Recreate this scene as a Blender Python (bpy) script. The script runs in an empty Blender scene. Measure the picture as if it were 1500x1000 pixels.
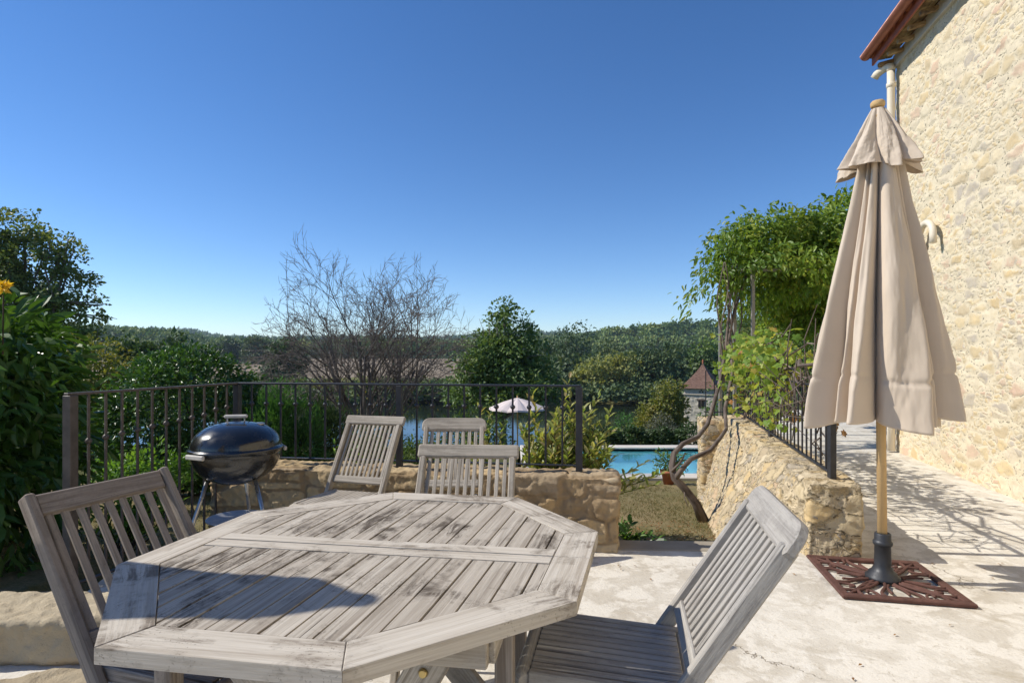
import bpy, math, random
import numpy as np
from mathutils import Vector, Matrix
R = math.radians
rng = np.random.default_rng(11)
random.seed(5)
scene = bpy.context.scene
col = scene.collection

# ------------------------------------------------------------------ camera
CAM_H = 1.30
cd = bpy.data.cameras.new('camera'); cam = bpy.data.objects.new('camera', cd); col.objects.link(cam)
cam.location = (0, 0, CAM_H); cam.rotation_euler = (R(90), 0, 0)
cd.sensor_width = 36; cd.lens = 20.4; cd.shift_y = 0.01
cd.clip_start = 0.05; cd.clip_end = 9000
scene.camera = cam
# ------------------------------------------------------------------ light
SUN = Vector((-0.74, 0.07, 0.67)).normalized()          # towards the sun
elev = math.asin(SUN.z); azim = math.atan2(SUN.x, SUN.y)
w = bpy.data.worlds.new("World"); scene.world = w; w.use_nodes = True
wn = w.node_tree.nodes; bgn = wn['Background']
sky = wn.new('ShaderNodeTexSky'); sky.sky_type = 'NISHITA'; sky.sun_disc = False
sky.sun_elevation = elev; sky.sun_rotation = azim
sky.altitude = 150; sky.air_density = 0.8; sky.dust_density = 0.0; sky.ozone_density = 2.0
hs = wn.new('ShaderNodeHueSaturation'); hs.inputs['Saturation'].default_value = 1.22; hs.inputs['Hue'].default_value = .502; hs.inputs['Value'].default_value = 1.0
w.node_tree.links.new(sky.outputs[0], hs.inputs['Color']); tint = wn.new('ShaderNodeMix'); tint.data_type = 'RGBA'; tint.blend_type = 'MULTIPLY'; tint.inputs[0].default_value = 1; tint.inputs[7].default_value = (.93, .97, 1.06, 1)
w.node_tree.links.new(hs.outputs[0], tint.inputs[6]); w.node_tree.links.new(tint.outputs[2], bgn.inputs[0]); bgn.inputs[1].default_value = 0.126
sd = bpy.data.lights.new('sun', 'SUN'); sd.energy = 4.4; sd.angle = R(0.53); sd.color = (1, .95, .86)
so = bpy.data.objects.new('sun', sd); col.objects.link(so)
so.rotation_euler = (-SUN).to_track_quat('-Z', 'Y').to_euler(); so.location = (-20, 2, 30)
scene.view_settings.view_transform = 'Standard'; scene.view_settings.look = 'None'
scene.view_settings.exposure = 0.22; scene.view_settings.gamma = 1
scene.cycles.max_bounces = 8; scene.cycles.diffuse_bounces = 4; scene.cycles.glossy_bounces = 3
scene.cycles.transmission_bounces = 4; scene.cycles.transparent_max_bounces = 6

# ------------------------------------------------------------------ numpy noise
def _h(ix, iy, iz, s):
    n = (ix * 73856093) ^ (iy * 19349663) ^ (iz * 83492791) ^ (s * 1640531513)
    n &= 0xffffffff
    n = ((n ^ (n >> 15)) * 2246822519) & 0xffffffff
    n = ((n ^ (n >> 13)) * 3266489917) & 0xffffffff
    n ^= (n >> 16)
    return n / 4294967296.0
def vnoise(p, s=0):
    i = np.floor(p).astype(np.int64); f = p - i; f = f * f * (3 - 2 * f); o = 0
    for a in (0, 1):
        for b in (0, 1):
            for c in (0, 1):
                wgt = (f[:, 0] if a else 1 - f[:, 0]) * (f[:, 1] if b else 1 - f[:, 1]) * (f[:, 2] if c else 1 - f[:, 2])
                o = o + wgt * _h(i[:, 0] + a, i[:, 1] + b, i[:, 2] + c, s)
    return o * 2 - 1
def fbm(p, oct=4, s=0):
    o = 0; a = 1.0; t = 0
    for k in range(oct):
        o = o + a * vnoise(p * 2 ** k, s + k); t += a; a *= .5
    return o / t
def voro(p, jit=.85, s=3, pw=2.0):
    """jittered cells: F1, F2, two random numbers of the nearest cell"""
    i = np.floor(p).astype(np.int64); n = len(p)
    f1 = np.full(n, 9.); f2 = np.full(n, 9.); r1 = np.zeros(n); r2 = np.zeros(n); tl = np.zeros(n)
    jit = np.broadcast_to(np.array(jit, float), (3,))
    for a in (-1, 0, 1):
        for b in (-1, 0, 1):
            for c in (-1, 0, 1):
                cx, cy, cz = i[:, 0] + a, i[:, 1] + b, i[:, 2] + c
                dx = cx + .5 + jit[0] * (_h(cx, cy, cz, s) - .5) - p[:, 0]; dy = cy + .5 + jit[1] * (_h(cx, cy, cz, s + 1) - .5) - p[:, 1]
                dz = cz + .5 + jit[2] * (_h(cx, cy, cz, s + 2) - .5) - p[:, 2]
                d = (np.abs(dx) ** pw + np.abs(dy) ** pw + np.abs(dz) ** pw) ** (1 / pw)
                m = d < f1
                tl = np.where(m, dx * (_h(cx, cy, cz, s + 3) - .5) + dy * (_h(cx, cy, cz, s + 4) - .5) + dz * (_h(cx, cy, cz, s + 5) - .5), tl)
                f2 = np.where(m, f1, np.minimum(f2, d)); f1 = np.where(m, d, f1)
                r1 = np.where(m, _h(cx, cy, cz, s + 7), r1); r2 = np.where(m, _h(cx, cy, cz, s + 8), r2)
    return f1, f2, r1, r2, tl
def sstep(a, b, x):
    t = np.clip((x - a) / (b - a), 0, 1); return t * t * (3 - 2 * t)

# ------------------------------------------------------------------ objects
def tag(o, label=None, cat=None, group=None, kind=None):
    if label: o['label'] = label
    if cat: o['category'] = cat
    if group: o['group'] = group
    if kind: o['kind'] = kind
    return o
def thing(name, loc, label, cat, group=None, rz=0, rx=0, ry=0):
    o = bpy.data.objects.new(name, None); col.objects.link(o); o.empty_display_size = .1
    o.location = loc; o.rotation_euler = (rx, ry, rz)
    return tag(o, label, cat, group)
def link(name, me, m, parent=None):
    if m is not None:
        me.materials.clear()
        for q in (m if isinstance(m, (list, tuple)) else [m]): me.materials.append(q)
    o = bpy.data.objects.new(name, me); col.objects.link(o)
    if parent is not None: o.parent = parent
    return o
def np_mesh(name, V, F, smooth=True, attrs=None, fattrs=None):
    """V (n,3); F list of arrays of faces (each (m,k))"""
    me = bpy.data.meshes.new(name)
    if not isinstance(F, (list, tuple)): F = [F]
    F = [np.asarray(f) for f in F if len(f)]
    me.vertices.add(len(V)); me.vertices.foreach_set('co', np.asarray(V, dtype=np.float32).ravel())
    nl = sum(f.size for f in F); nf = sum(len(f) for f in F)
    me.loops.add(nl); me.polygons.add(nf)
    me.loops.foreach_set('vertex_index', np.concatenate([f.ravel() for f in F]).astype(np.int32))
    tot = np.concatenate([np.full(len(f), f.shape[1]) for f in F]); st = np.concatenate([[0], np.cumsum(tot)[:-1]])
    me.polygons.foreach_set('loop_start', st.astype(np.int32))
    try: me.polygons.foreach_set('loop_total', tot.astype(np.int32))
    except Exception: pass
    me.update(calc_edges=True)
    me.polygons.foreach_set('use_smooth', np.full(nf, bool(smooth)))
    for k, v in (attrs or {}).items():
        v = np.asarray(v, dtype=np.float32)
        if v.ndim == 2:
            a = me.attributes.new(k, 'FLOAT_VECTOR', 'POINT'); a.data.foreach_set('vector', v.ravel())
        else:
            a = me.attributes.new(k, 'FLOAT', 'POINT'); a.data.foreach_set('value', v)
    for k, v in (fattrs or {}).items():
        a = me.attributes.new(k, 'FLOAT', 'FACE'); a.data.foreach_set('value', np.asarray(v, dtype=np.float32))
    return me

class MB:
    """collects beams, tubes, prisms and lathes for ONE mesh; g = grain coordinates"""
    def __init__(s): s.v = []; s.f = []; s.g = []; s.sm = []
    def add(s, vs, fs, gs=None, smooth=False):
        b = len(s.v); s.v += [tuple(v) for v in vs]
        s.g += [tuple(q) for q in (gs if gs is not None else vs)]
        s.f += [tuple(i + b for i in f) for f in fs]; s.sm += [smooth] * len(fs)
        return s
    def beam(s, p0, p1, w, t, side=(1, 0, 0), ch=.003, rnd_end=0):
        """w along 'side', t along the third axis"""
        p0 = Vector(p0); p1 = Vector(p1); a = (p1 - p0); L = a.length; a.normalize()
        x = Vector(side); x = (x - a * x.dot(a)).normalized(); y = a.cross(x)
        c = min(ch, w * .3, t * .3); W = w / 2; T = t / 2
        sec = [(W - c, -T), (W, -T + c), (W, T - c), (W - c, T), (-W + c, T), (-W, T - c), (-W, -T + c), (-W + c, -T)]
        vs = []; gs = []; off = (random.random() * 50, random.random() * 50, random.random() * 50)
        for (d, k) in ((0, (1 - 2 * c / w, 1 - 2 * c / t)), (c, (1, 1)), (L - c, (1, 1)), (L, (1 - 2 * c / w, 1 - 2 * c / t))):
            for (u, q) in sec:
                u *= k[0]; q *= k[1]
                vs.append(p0 + a * d + x * u + y * q); gs.append((d + off[0], u + off[1], q + off[2]))
        fs = []
        for r in range(3):
            for j in range(8):
                k = (j + 1) % 8; fs.append((r * 8 + j, r * 8 + k, r * 8 + 8 + k, r * 8 + 8 + j))
        fs.append(tuple(range(7, -1, -1))); fs.append(tuple(range(24, 32)))
        return s.add(vs, fs, gs)
    def box(s, c, d, ch=.003):
        c = Vector(c); h = d[2] / 2
        return s.beam(c - Vector((0, 0, h)), c + Vector((0, 0, h)), d[0], d[1], (1, 0, 0), ch)
    def tube(s, pts, rad, n=8, cap=True, smooth=True, flat=None):
        pts = [Vector(p) for p in pts]; m = len(pts)
        if not isinstance(rad, (list, tuple, np.ndarray)): rad = [rad] * m
        vs = []; up = None; gs = []; acc = 0; off = random.random() * 50
        for i, p in enumerate(pts):
            t = (pts[min(i + 1, m - 1)] - pts[max(i - 1, 0)])
            if t.length < 1e-9: t = Vector((0, 0, 1))
            t.normalize()
            if up is None:
                up = Vector((0, 0, 1)) if abs(t.z) < .9 else Vector((1, 0, 0))
            x = (up - t * up.dot(t)).normalized(); y = t.cross(x); up = x
            if i: acc += (p - pts[i - 1]).length
            for k in range(n):
                a = 2 * math.pi * k / n
                q = x * math.cos(a) * rad[i] + y * math.sin(a) * rad[i]
                if flat: q.z *= flat
                vs.append(p + q); gs.append((acc + off, math.cos(a) * rad[i], math.sin(a) * rad[i]))
        fs = [(i * n + k, i * n + (k + 1) % n, (i + 1) * n + (k + 1) % n, (i + 1) * n + k) for i in range(m - 1) for k in range(n)]
        s.add(vs, fs, gs, smooth)
        if cap:
            b = len(s.v) - m * n
            s.f.append(tuple(b + k for k in range(n - 1, -1, -1))); s.f.append(tuple(b + (m - 1) * n + k for k in range(n))); s.sm += [False, False]
        return s
    def lathe(s, prof, n=32, c=(0, 0, 0), smooth=True):
        vs = []; m = len(prof)
        for (r, z) in prof:
            for k in range(n):
                a = 2 * math.pi * k / n; vs.append((c[0] + r * math.cos(a), c[1] + r * math.sin(a), c[2] + z))
        fs = [(i * n + k, i * n + (k + 1) % n, (i + 1) * n + (k + 1) % n, (i + 1) * n + k) for i in range(m - 1) for k in range(n)]
        return s.add(vs, fs, None, smooth)
    def prism(s, poly, z0, z1, gdir=(1, 0), ch=0.0):
        """convex 2D polygon, counter-clockwise, extruded z0..z1, chamfered top edge"""
        n = len(poly); off = (random.random() * 50, random.random() * 50)
        cx = sum(p[0] for p in poly) / n; cy = sum(p[1] for p in poly) / n
        def ins(p, d):
            l = math.hypot(p[0] - cx, p[1] - cy) or 1; return (p[0] - (p[0] - cx) / l * d, p[1] - (p[1] - cy) / l * d)
        L = [[(p[0], p[1], z0) for p in poly], [(p[0], p[1], z1 - ch) for p in poly]]
        if ch: L.append([(*ins(p, ch), z1) for p in poly])
        vs = [v for r in L for v in r]; gx, gy = gdir
        gs = [(v[0] * gx + v[1] * gy + off[0], -v[0] * gy + v[1] * gx + off[1], v[2]) for v in vs]
        fs = [(r * n + j, r * n + (j + 1) % n, (r + 1) * n + (j + 1) % n, (r + 1) * n + j) for r in range(len(L) - 1) for j in range(n)]
        fs.append(tuple(range(n - 1, -1, -1))); fs.append(tuple((len(L) - 1) * n + j for j in range(n)))
        return s.add(vs, fs, gs)
    def build(s, name, m, parent=None):
        me = bpy.data.meshes.new(name); me.from_pydata(s.v, [], s.f); me.update()
        me.polygons.foreach_set('use_smooth', s.sm)
        a = me.attributes.new('g', 'FLOAT_VECTOR', 'POINT'); a.data.foreach_set('vector', np.array(s.g, dtype=np.float32).ravel())
        return link(name, me, m, parent)

def copy_tree(o, parent=None):
    c = o.copy(); col.objects.link(c); c.parent = parent
    for ch in [q for q in o.children]: copy_tree(ch, c)
    return c
def clip(poly, px, py, nx, ny):
    """keep the side where (p-P).n >= 0"""
    out = []
    for i in range(len(poly)):
        a, b = poly[i], poly[(i + 1) % len(poly)]
        da = (a[0] - px) * nx + (a[1] - py) * ny; db = (b[0] - px) * nx + (b[1] - py) * ny
        if da >= 0: out.append(a)
        if (da >= 0) != (db >= 0):
            t = da / (da - db); out.append((a[0] + (b[0] - a[0]) * t, a[1] + (b[1] - a[1]) * t))
    return out

# ------------------------------------------------------------------ materials
class NT:
    def __init__(s, name):
        s.m = bpy.data.materials.new(name); s.m.use_nodes = True; s.t = s.m.node_tree; s.n = s.t.nodes
        s.b = s.n['Principled BSDF']; s.out = s.n['Material Output']
    def set(s, i, v):
        if hasattr(v, 'is_linked') or isinstance(v, bpy.types.NodeSocket): s.t.links.new(v, i)
        else:
            if hasattr(i, 'default_value') and hasattr(i.default_value, '__len__'):
                v = tuple(v); n = len(i.default_value); v = v + (1,) * (n - len(v))
            i.default_value = v
    def coord(s, k='Object'): return s.n.new('ShaderNodeTexCoord').outputs[k]
    def attr(s, name, o='Fac'):
        a = s.n.new('ShaderNodeAttribute'); a.attribute_name = name; return a.outputs[o]
    def map(s, v, scale=(1, 1, 1), loc=(0, 0, 0), rot=(0, 0, 0)):
        m = s.n.new('ShaderNodeMapping'); s.t.links.new(v, m.inputs[0]); m.inputs['Scale'].default_value = scale
        m.inputs['Location'].default_value = loc; m.inputs['Rotation'].default_value = rot; return m.outputs[0]
    def noise(s, v, scale=5, detail=4, rough=.55, dist=0, o='Fac'):
        q = s.n.new('ShaderNodeTexNoise'); s.t.links.new(v, q.inputs['Vector']); q.inputs['Scale'].default_value = scale
        q.inputs['Detail'].default_value = detail; q.inputs['Roughness'].default_value = rough; q.inputs['Distortion'].default_value = dist
        return q.outputs[o]
    def voro(s, v, scale=5, feature='F1', o='Distance', rnd=1):
        q = s.n.new('ShaderNodeTexVoronoi'); q.feature = feature; s.t.links.new(v, q.inputs['Vector'])
        q.inputs['Scale'].default_value = scale; q.inputs['Randomness'].default_value = rnd; return q.outputs[o]
    def ramp(s, f, pts, interp='LINEAR'):
        q = s.n.new('ShaderNodeValToRGB'); s.t.links.new(f, q.inputs[0]); e = q.color_ramp.elements; q.color_ramp.interpolation = interp
        while len(e) < len(pts): e.new(.5)
        for k, (p, c) in enumerate(pts):
            e[k].position = p
            e[k].color = (c, c, c, 1) if isinstance(c, (int, float)) else (*c, 1)
        return q.outputs[0]
    def mix(s, f, a, b, mode='MIX'):
        q = s.n.new('ShaderNodeMix'); q.data_type = 'RGBA'; q.blend_type = mode; q.clamp_factor = True
        s.set(q.inputs[0], f); s.set(q.inputs[6], a); s.set(q.inputs[7], b); return q.outputs[2]
    def math(s, op, a, b=0.0, clamp=False):
        q = s.n.new('ShaderNodeMath'); q.operation = op; q.use_clamp = clamp; s.set(q.inputs[0], a); s.set(q.inputs[1], b); return q.outputs[0]
    def bump(s, h, strength=.3, dist=.01, prev=None):
        q = s.n.new('ShaderNodeBump'); s.set(q.inputs['Height'], h); q.inputs['Strength'].default_value = strength
        q.inputs['Distance'].default_value = dist
        if prev is not None: s.t.links.new(prev, q.inputs['Normal'])
        return q.outputs[0]
    def done(s, color=None, rough=None, normal=None, **kw):
        if color is not None: s.set(s.b.inputs['Base Color'], color)
        if rough is not None: s.set(s.b.inputs['Roughness'], rough)
        if normal is not None: s.t.links.new(normal, s.b.inputs['Normal'])
        for k, v in kw.items(): s.set(s.b.inputs[k.replace('_', ' ')], v)
        return s.m

def m_wood(name, light, mid, dark, stain=.5, gs=1.0):
    n = NT(name); g = n.attr('g', 'Vector'); ob = n.coord()
    fine = n.noise(n.map(g, (5 * gs, 230 * gs, 230 * gs)), 1, 4, .65, .5)
    med = n.noise(n.map(g, (1.6 * gs, 48 * gs, 48 * gs)), 1, 5, .65, .9)
    wide = n.noise(n.map(g, (2.5 * gs, 13 * gs, 13 * gs)), 1, 4, .6, .6)
    brd = n.noise(n.map(g, (.0, .02, .02)), 1, 0, .5)                    # one tone per board
    c = n.ramp(fine, [(.32, mid), (.62, light)])
    c = n.mix(n.ramp(med, [(.36, 0.9), (.52, 0.0)]), c, dark)
    c = n.mix(n.ramp(wide, [(.35, .55), (.6, 0.0)]), c, mid)
    c = n.mix(n.ramp(brd, [(.42, .5), (.58, 0.0)]), c, mid)
    s1 = n.noise(n.map(g, (4.0, 26, 26)), 1, 6, .72, .8); s2 = n.noise(ob, 4.2, 5, .68, .5)
    st = n.math('MULTIPLY', n.ramp(s1, [(.44, 0.0), (.57, 1.0)]), n.ramp(s2, [(.47, 0.0), (.58, stain)]))
    c = n.mix(st, c, tuple(x * .62 for x in dark))
    spk = n.math('MULTIPLY', n.ramp(n.noise(ob, 150, 2, .6), [(.60, 0.0), (.66, 1.0)]), n.ramp(s2, [(.45, 0.0), (.6, stain * .8)])); c = n.mix(spk, c, tuple(x * .5 for x in dark))
    crk = n.ramp(n.noise(n.map(g, (2.2 * gs, 120 * gs, 120 * gs), (5, 3, 1)), 1, 2, .5), [(.24, 1.0), (.29, 0.0)]); c = n.mix(crk, c, tuple(x * .35 for x in dark))
    nb = n.bump(fine, .6, .0016); nb = n.bump(med, .5, .003, nb); nb = n.bump(crk, -.6, .002, nb)
    return n.done(c, .85, nb, Specular_IOR_Level=.2)
def m_plain(name, c, rough=.6, metal=0, var=.12, scale=6, bump=.1, spec=.4, coat=0):
    n = NT(name); o = n.coord(); q = n.noise(o, scale, 5, .6)
    cc = n.mix(n.ramp(q, [(.3, 0.0), (.7, 1.0)]), tuple(x * (1 - var) for x in c), tuple(min(1, x * (1 + var)) for x in c))
    rr = n.ramp(n.noise(o, scale * 2.3, 4), [(.3, max(0, rough - .12)), (.7, min(1, rough + .12))])
    nb = n.bump(n.noise(o, scale * 12, 4), bump, .002)
    return n.done(cc, rr, nb, Metallic=metal, Specular_IOR_Level=spec, Coat_Weight=coat)
def m_leaf(name, stops, trans=.35, rough=.45, spec=.4):
    """stops: colours picked per leaf by its random number"""
    n = NT(name); r = n.attr('rnd')
    k = len(stops); c = n.ramp(r, [(i / (k - 1), s) for i, s in enumerate(stops)])
    big = n.noise(n.coord(), 1.3, 2)
    c = n.mix(n.ramp(big, [(.35, 0.0), (.65, .35)]), c, stops[0])
    n.done(c, rough, None, Specular_IOR_Level=spec)
    tr = n.n.new('ShaderNodeBsdfTranslucent'); mx = n.n.new('ShaderNodeMixShader'); mx.inputs[0].default_value = trans
    tc = n.mix(1.0, c, (1.25, 1.2, .55), 'MULTIPLY'); n.t.links.new(tc, tr.inputs[0])
    n.t.links.new(n.b.outputs[0], mx.inputs[1]); n.t.links.new(tr.outputs[0], mx.inputs[2]); n.t.links.new(mx.outputs[0], n.out.inputs[0])
    return n.m
def m_bark(name, a, b, scale=8):
    n = NT(name); g = n.attr('g', 'Vector'); q = n.noise(n.map(g, (3, 40, 40)), 1, 4, .6, .5); o = n.noise(n.coord(), scale, 4)
    c = n.mix(n.ramp(q, [(.35, 0.0), (.65, 1.0)]), a, b); c = n.mix(n.ramp(o, [(.5, 0.0), (.7, .5)]), c, tuple(min(1, x * 1.6) for x in b))
    return n.done(c, .9, n.bump(q, .6, .006), Specular_IOR_Level=.15)
def m_stone(name, pal, mortar, pits=.5, fine=1.0, mort_amt=1.0):
    """stone colour chosen per stone from the mesh's own cells"""
    n = NT(name); r = n.attr('cell'); mo = n.attr('mortar'); r2 = n.attr('cell2'); ob = n.coord()
    k = len(pal); c = n.ramp(r, [(i / k, s) for i, s in enumerate(pal)], 'CONSTANT')
    n1 = n.noise(ob, 9, 6, .65, .3); n2 = n.noise(ob, 38, 5, .7); n3 = n.noise(ob, 3.0, 4, .6)
    c = n.mix(n.ramp(n1, [(.3, 0.0), (.7, .45)]), c, tuple(x * .78 for x in pal[1]))
    c = n.mix(n.ramp(r2, [(.1, 0.35), (.6, 0.0)]), c, mortar)
    c = n.mix(n.math('MULTIPLY', n.ramp(mo, [(.1, 0.0), (.75, 1.0)]), mort_amt), c, mortar)
    c = n.mix(n.ramp(n3, [(.4, 0.0), (.7, .3)]), c, tuple(min(1, x * 1.12) for x in mortar))
    pit = n.ramp(n2, [(.27, 1.0), (.36, 0.0)])
    c = n.mix(n.math('MULTIPLY', pit, pits), c, tuple(x * .28 for x in pal[1]))
    nb = n.bump(n2, .55 * fine, .006); nb = n.bump(n1, .5 * fine, .012, nb)
    nb = n.bump(n.noise(ob, 140, 3, .6), .35, .0015, nb)
    return n.done(c, .92, nb, Specular_IOR_Level=.15)

def m_rubble(name, pal, mortar, sz=(.24, .24, .12), mort=(.05, .16), pits=.7, relief=.6, warp=.5):
    """random rubble set in mortar, drawn in the wall's own metric coordinates (attribute q)"""
    n = NT(name); q = n.attr('q', 'Vector')
    wv = n.noise(q, 5.0, 4, .6, 0, 'Color'); vm = n.n.new('ShaderNodeVectorMath'); vm.operation = 'MULTIPLY_ADD'
    n.t.links.new(wv, vm.inputs[0]); vm.inputs[1].default_value = (.11 * warp, .11 * warp, .07 * warp); n.t.links.new(q, vm.inputs[2]); vm2 = n.n.new('ShaderNodeVectorMath'); vm2.operation = 'MULTIPLY_ADD'; n.t.links.new(n.noise(q, 19.0, 3, .6, 0, 'Color'), vm2.inputs[0]); vm2.inputs[1].default_value = (.035, .035, .028); n.t.links.new(vm.outputs[0], vm2.inputs[2]); p = vm2.outputs[0]
    def layer(s):
        mp = n.map(p, tuple(1 / (x * s) for x in sz)); return n.voro(mp, 1, 'DISTANCE_TO_EDGE', 'Distance', .95), n.voro(mp, 1, 'F1', 'Color', .95)
    e1, c1 = layer(1.0); e2, c2 = layer(.45)
    pick = n.ramp(n.noise(q, 2.3, 3, .6), [(.50, 0.0), (.54, 1.0)])
    e = n.mix(pick, e1, e2); cc = n.mix(pick, c1, c2)
    sp = n.n.new('ShaderNodeSeparateColor'); n.t.links.new(cc, sp.inputs[0]); k = len(pal)
    c = n.ramp(sp.outputs[0], [(i / k, s) for i, s in enumerate(pal)], 'CONSTANT')
    n1 = n.noise(q, 16, 6, .7, .4); n2 = n.noise(q, 60, 5, .75); n3 = n.noise(q, 1.6, 4, .6); n4 = n.noise(n.map(q, (1, 1, 1.7)), 26, 4, .7, .6)
    c = n.mix(n.ramp(n1, [(.35, .55), (.62, 0.0)]), c, tuple(x * .72 for x in pal[1])); c = n.mix(n.ramp(n2, [(.45, .0), (.7, .35)]), c, tuple(min(1, x * 1.25) for x in pal[0]))
    em = n.math('ADD', e, n.math('MULTIPLY', n.math('SUBTRACT', n1, .5), .22)); cover = n.math('ADD', em, n.math('MULTIPLY', n.math('SUBTRACT', sp.outputs[1], .5), .12))
    mm = n.ramp(cover, [(mort[0], 1.0), (mort[1], 0.0)])
    c = n.mix(mm, c, mortar)
    c = n.mix(n.ramp(n3, [(.38, .35), (.55, 0.0)]), c, tuple(x * .80 for x in mortar))
    gap = n.math('MULTIPLY', n.ramp(e, [(.012, 1.0), (.05, 0.0)]), n.ramp(n4, [(.52, 0.0), (.60, 1.0)]))
    pit = n.math('MAXIMUM', gap, n.ramp(n4, [(.26, 1.0), (.31, 0.0)]))
    c = n.mix(n.math('MULTIPLY', pit, pits), c, tuple(x * .22 for x in mortar))
    h = n.math('SUBTRACT', n.math('MULTIPLY', n.ramp(cover, [(mort[0], 0.0), (mort[1] * 1.3, 1.0)]), n.math('ADD', .4, sp.outputs[2])), n.math('MULTIPLY', pit, 1.2))
    nb = n.bump(h, relief, .016); nb = n.bump(n1, relief * .8, .012, nb); nb = n.bump(n2, relief, .005, nb)
    return n.done(c, .93, nb, Specular_IOR_Level=.12)
# ------------------------------------------------------------------ rubble masonry as real relief
def box_grid(d, res):
    n = [max(1, int(math.ceil(d[k] / res))) for k in range(3)]
    S = [n[0] + 1, n[1] + 1, n[2] + 1]; Q = []; 
    def idn(i, j, k): return (i * S[1] + j) * S[2] + k
    for ax in range(3):
        a, b = [(1, 2), (2, 0), (0, 1)][ax]
        A, B = np.meshgrid(np.arange(n[a]), np.arange(n[b]), indexing='ij'); A = A.ravel(); B = B.ravel()
        for side in (0, 1):
            def at(da, db):
                c = [None] * 3; c[ax] = np.full(len(A), n[ax] * side); c[a] = A + da; c[b] = B + db; return idn(*c)
            q = np.stack([at(0, 0), at(1, 0), at(1, 1), at(0, 1)], 1)
            Q.append(q if side else q[:, ::-1])
    Q = np.concatenate(Q); ids, inv = np.unique(Q.ravel(), return_inverse=True)
    k = ids % S[2]; j = (ids // S[2]) % S[1]; i = ids // (S[1] * S[2])
    P = np.stack([i / n[0] * d[0], j / n[1] * d[1], k / n[2] * d[2]], 1)
    return P, inv.reshape(-1, 4)
def masonry(name, d, res, m, parent, cell=(.26, .26, .13), amp=.02, mw=.16, rnd_r=.035, seed=3, warp=.3, fn=None, coarse=.012, drop=None, jit=(.85, .85, .6), pw=3.2, tilt=1.0):
    P, Q = box_grid(d, res); D = np.array(d)
    r = min(rnd_r, min(d) * .45)
    c = np.clip(P, r, D - r); nrm = P - c; nrm /= np.maximum(np.linalg.norm(nrm, axis=1, keepdims=True), 1e-9)
    base = c + nrm * r
    q = base + warp * .2 * np.stack([fbm(base * 3.1 + 7, 3, 51), fbm(base * 3.1 + 17, 3, 61), .5 * fbm(base * 3.1 + 29, 3, 71)], 1)
    f1, f2, r1, r2, tl = voro(q / np.array(cell), jit, seed, pw)
    e = f2 - f1
    mort = 1 - sstep(mw * .45, mw * 1.35, e + .07 * fbm(base * 22, 3, 5))
    disp = amp * (sstep(0, mw, e) * (.55 + .9 * r2 + 1.5 * tilt * tl) - .5) + coarse * fbm(base * 9, 4, 9) + .45 * coarse * fbm(base * 34, 3, 19)
    V = base + nrm * disp[:, None]
    if drop is not None:                                        # leave out faces no one could see
        keep = ~drop(base[Q].mean(1)); Q = Q[keep]
    qc = V + seed * 3.7
    if fn is not None: V = fn(V)
    me = np_mesh(name, V, Q, True, {'q': qc, 'cell': r1, 'cell2': r2, 'mortar': mort})
    return link(name, me, m, parent)

OCH = [(.50, .34, .16), (.58, .42, .22), (.44, .29, .14), (.62, .48, .29), (.38, .29, .19), (.55, .37, .18), (.66, .54, .36)]
M_low = m_stone('ochre_rubble_stone', [(.47, .34, .18), (.54, .41, .24), (.40, .28, .15), (.52, .38, .21), (.35, .27, .18), (.50, .34, .17), (.57, .46, .31)], (.30, .215, .125), .7, 1.5, .9)
M_ret = m_rubble('cream_rubble_stone', [(.56, .44, .26), (.63, .51, .32), (.44, .35, .23), (.60, .43, .21), (.35, .31, .26), (.55, .38, .24), (.64, .53, .36), (.50, .36, .18)], (.62, .50, .32), (.17, .24, .11), (.02, .12), .9, .9, .9)
M_house = m_rubble('limewashed_rubble_stone', [(.64, .51, .31), (.70, .59, .40), (.60, .45, .24), (.67, .58, .44), (.46, .41, .35), (.60, .42, .31), (.68, .53, .30), (.55, .44, .28), (.72, .63, .46), (.62, .49, .29)], (.71, .615, .44), (.25, .3, .12), (.06, .22), .95, .45, 1.3)

# ------------------------------------------------------------------ ground
LY = [-400, 3.9, 10.4, 10.6, 14.4, 15.2, 27, 45, 56, 60, 100, 106, 130, 210, 400, 9000]
LZ = [-.30, -.10, -1.05, -1.07, -1.07, -1.35, -3.2, -6.2, -8.0, -9.6, -9.6, -7.9, -6.6, -6.0, -4.0, -3.0]
def H(x, y):
    x = np.asarray(x, float); y = np.asarray(y, float)
    p = np.stack([x, y, x * 0], 1)
    z = np.interp(y, LY, LZ)
    z = z + np.where(y > 18, np.clip((y - 18) / 60, 0, 1) * .5 * fbm(p / 19, 3, 4), 0) + .012 * fbm(p * 1.3, 3, 8)
    d = np.sqrt(x * x + y * y); a = x / np.maximum(y, 1)
    near = sstep(395, 520, d) * (5 + 15 * sstep(-.12, .35, a) + 4 * fbm(np.stack([a * 5, a * 0, a * 0], 1), 3, 33) + 6 * sstep(-.5, -.62, a))
    mid = sstep(600, 900, d) * (6 + 8 * fbm(np.stack([a * 6 + 4, a * 0, a * 0], 1), 3, 35))
    far = sstep(1200, 1700, d) * (24 + 12 * fbm(np.stack([a * 7 + 9, a * 0, a * 0], 1), 3, 37))
    z = z + np.where(y > 100, near + mid + far, 0)
    z = np.where((x > 2.9 + .24 * y) & (x > .46 * y) & (y < 22) & (y > 9.0), np.maximum(z, -.35 + 0 * z), z)          # the upper garden beyond the terrace
    z = np.where((x > .35) & (x < 8.75) & (y > 10.8) & (y < 14.25), -2.8, z)
    z = np.where((y < 3.95) & (x > -2.6), -.45, z)
    return z
def h1(x, y): return float(H([x], [y])[0])
ys = np.concatenate([[-300, -60, -20, -8], np.arange(-5, 18, .25), np.arange(18, 60, 1.0), np.geomspace(60, 420, 50), np.geomspace(440, 6000, 50)])
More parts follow.
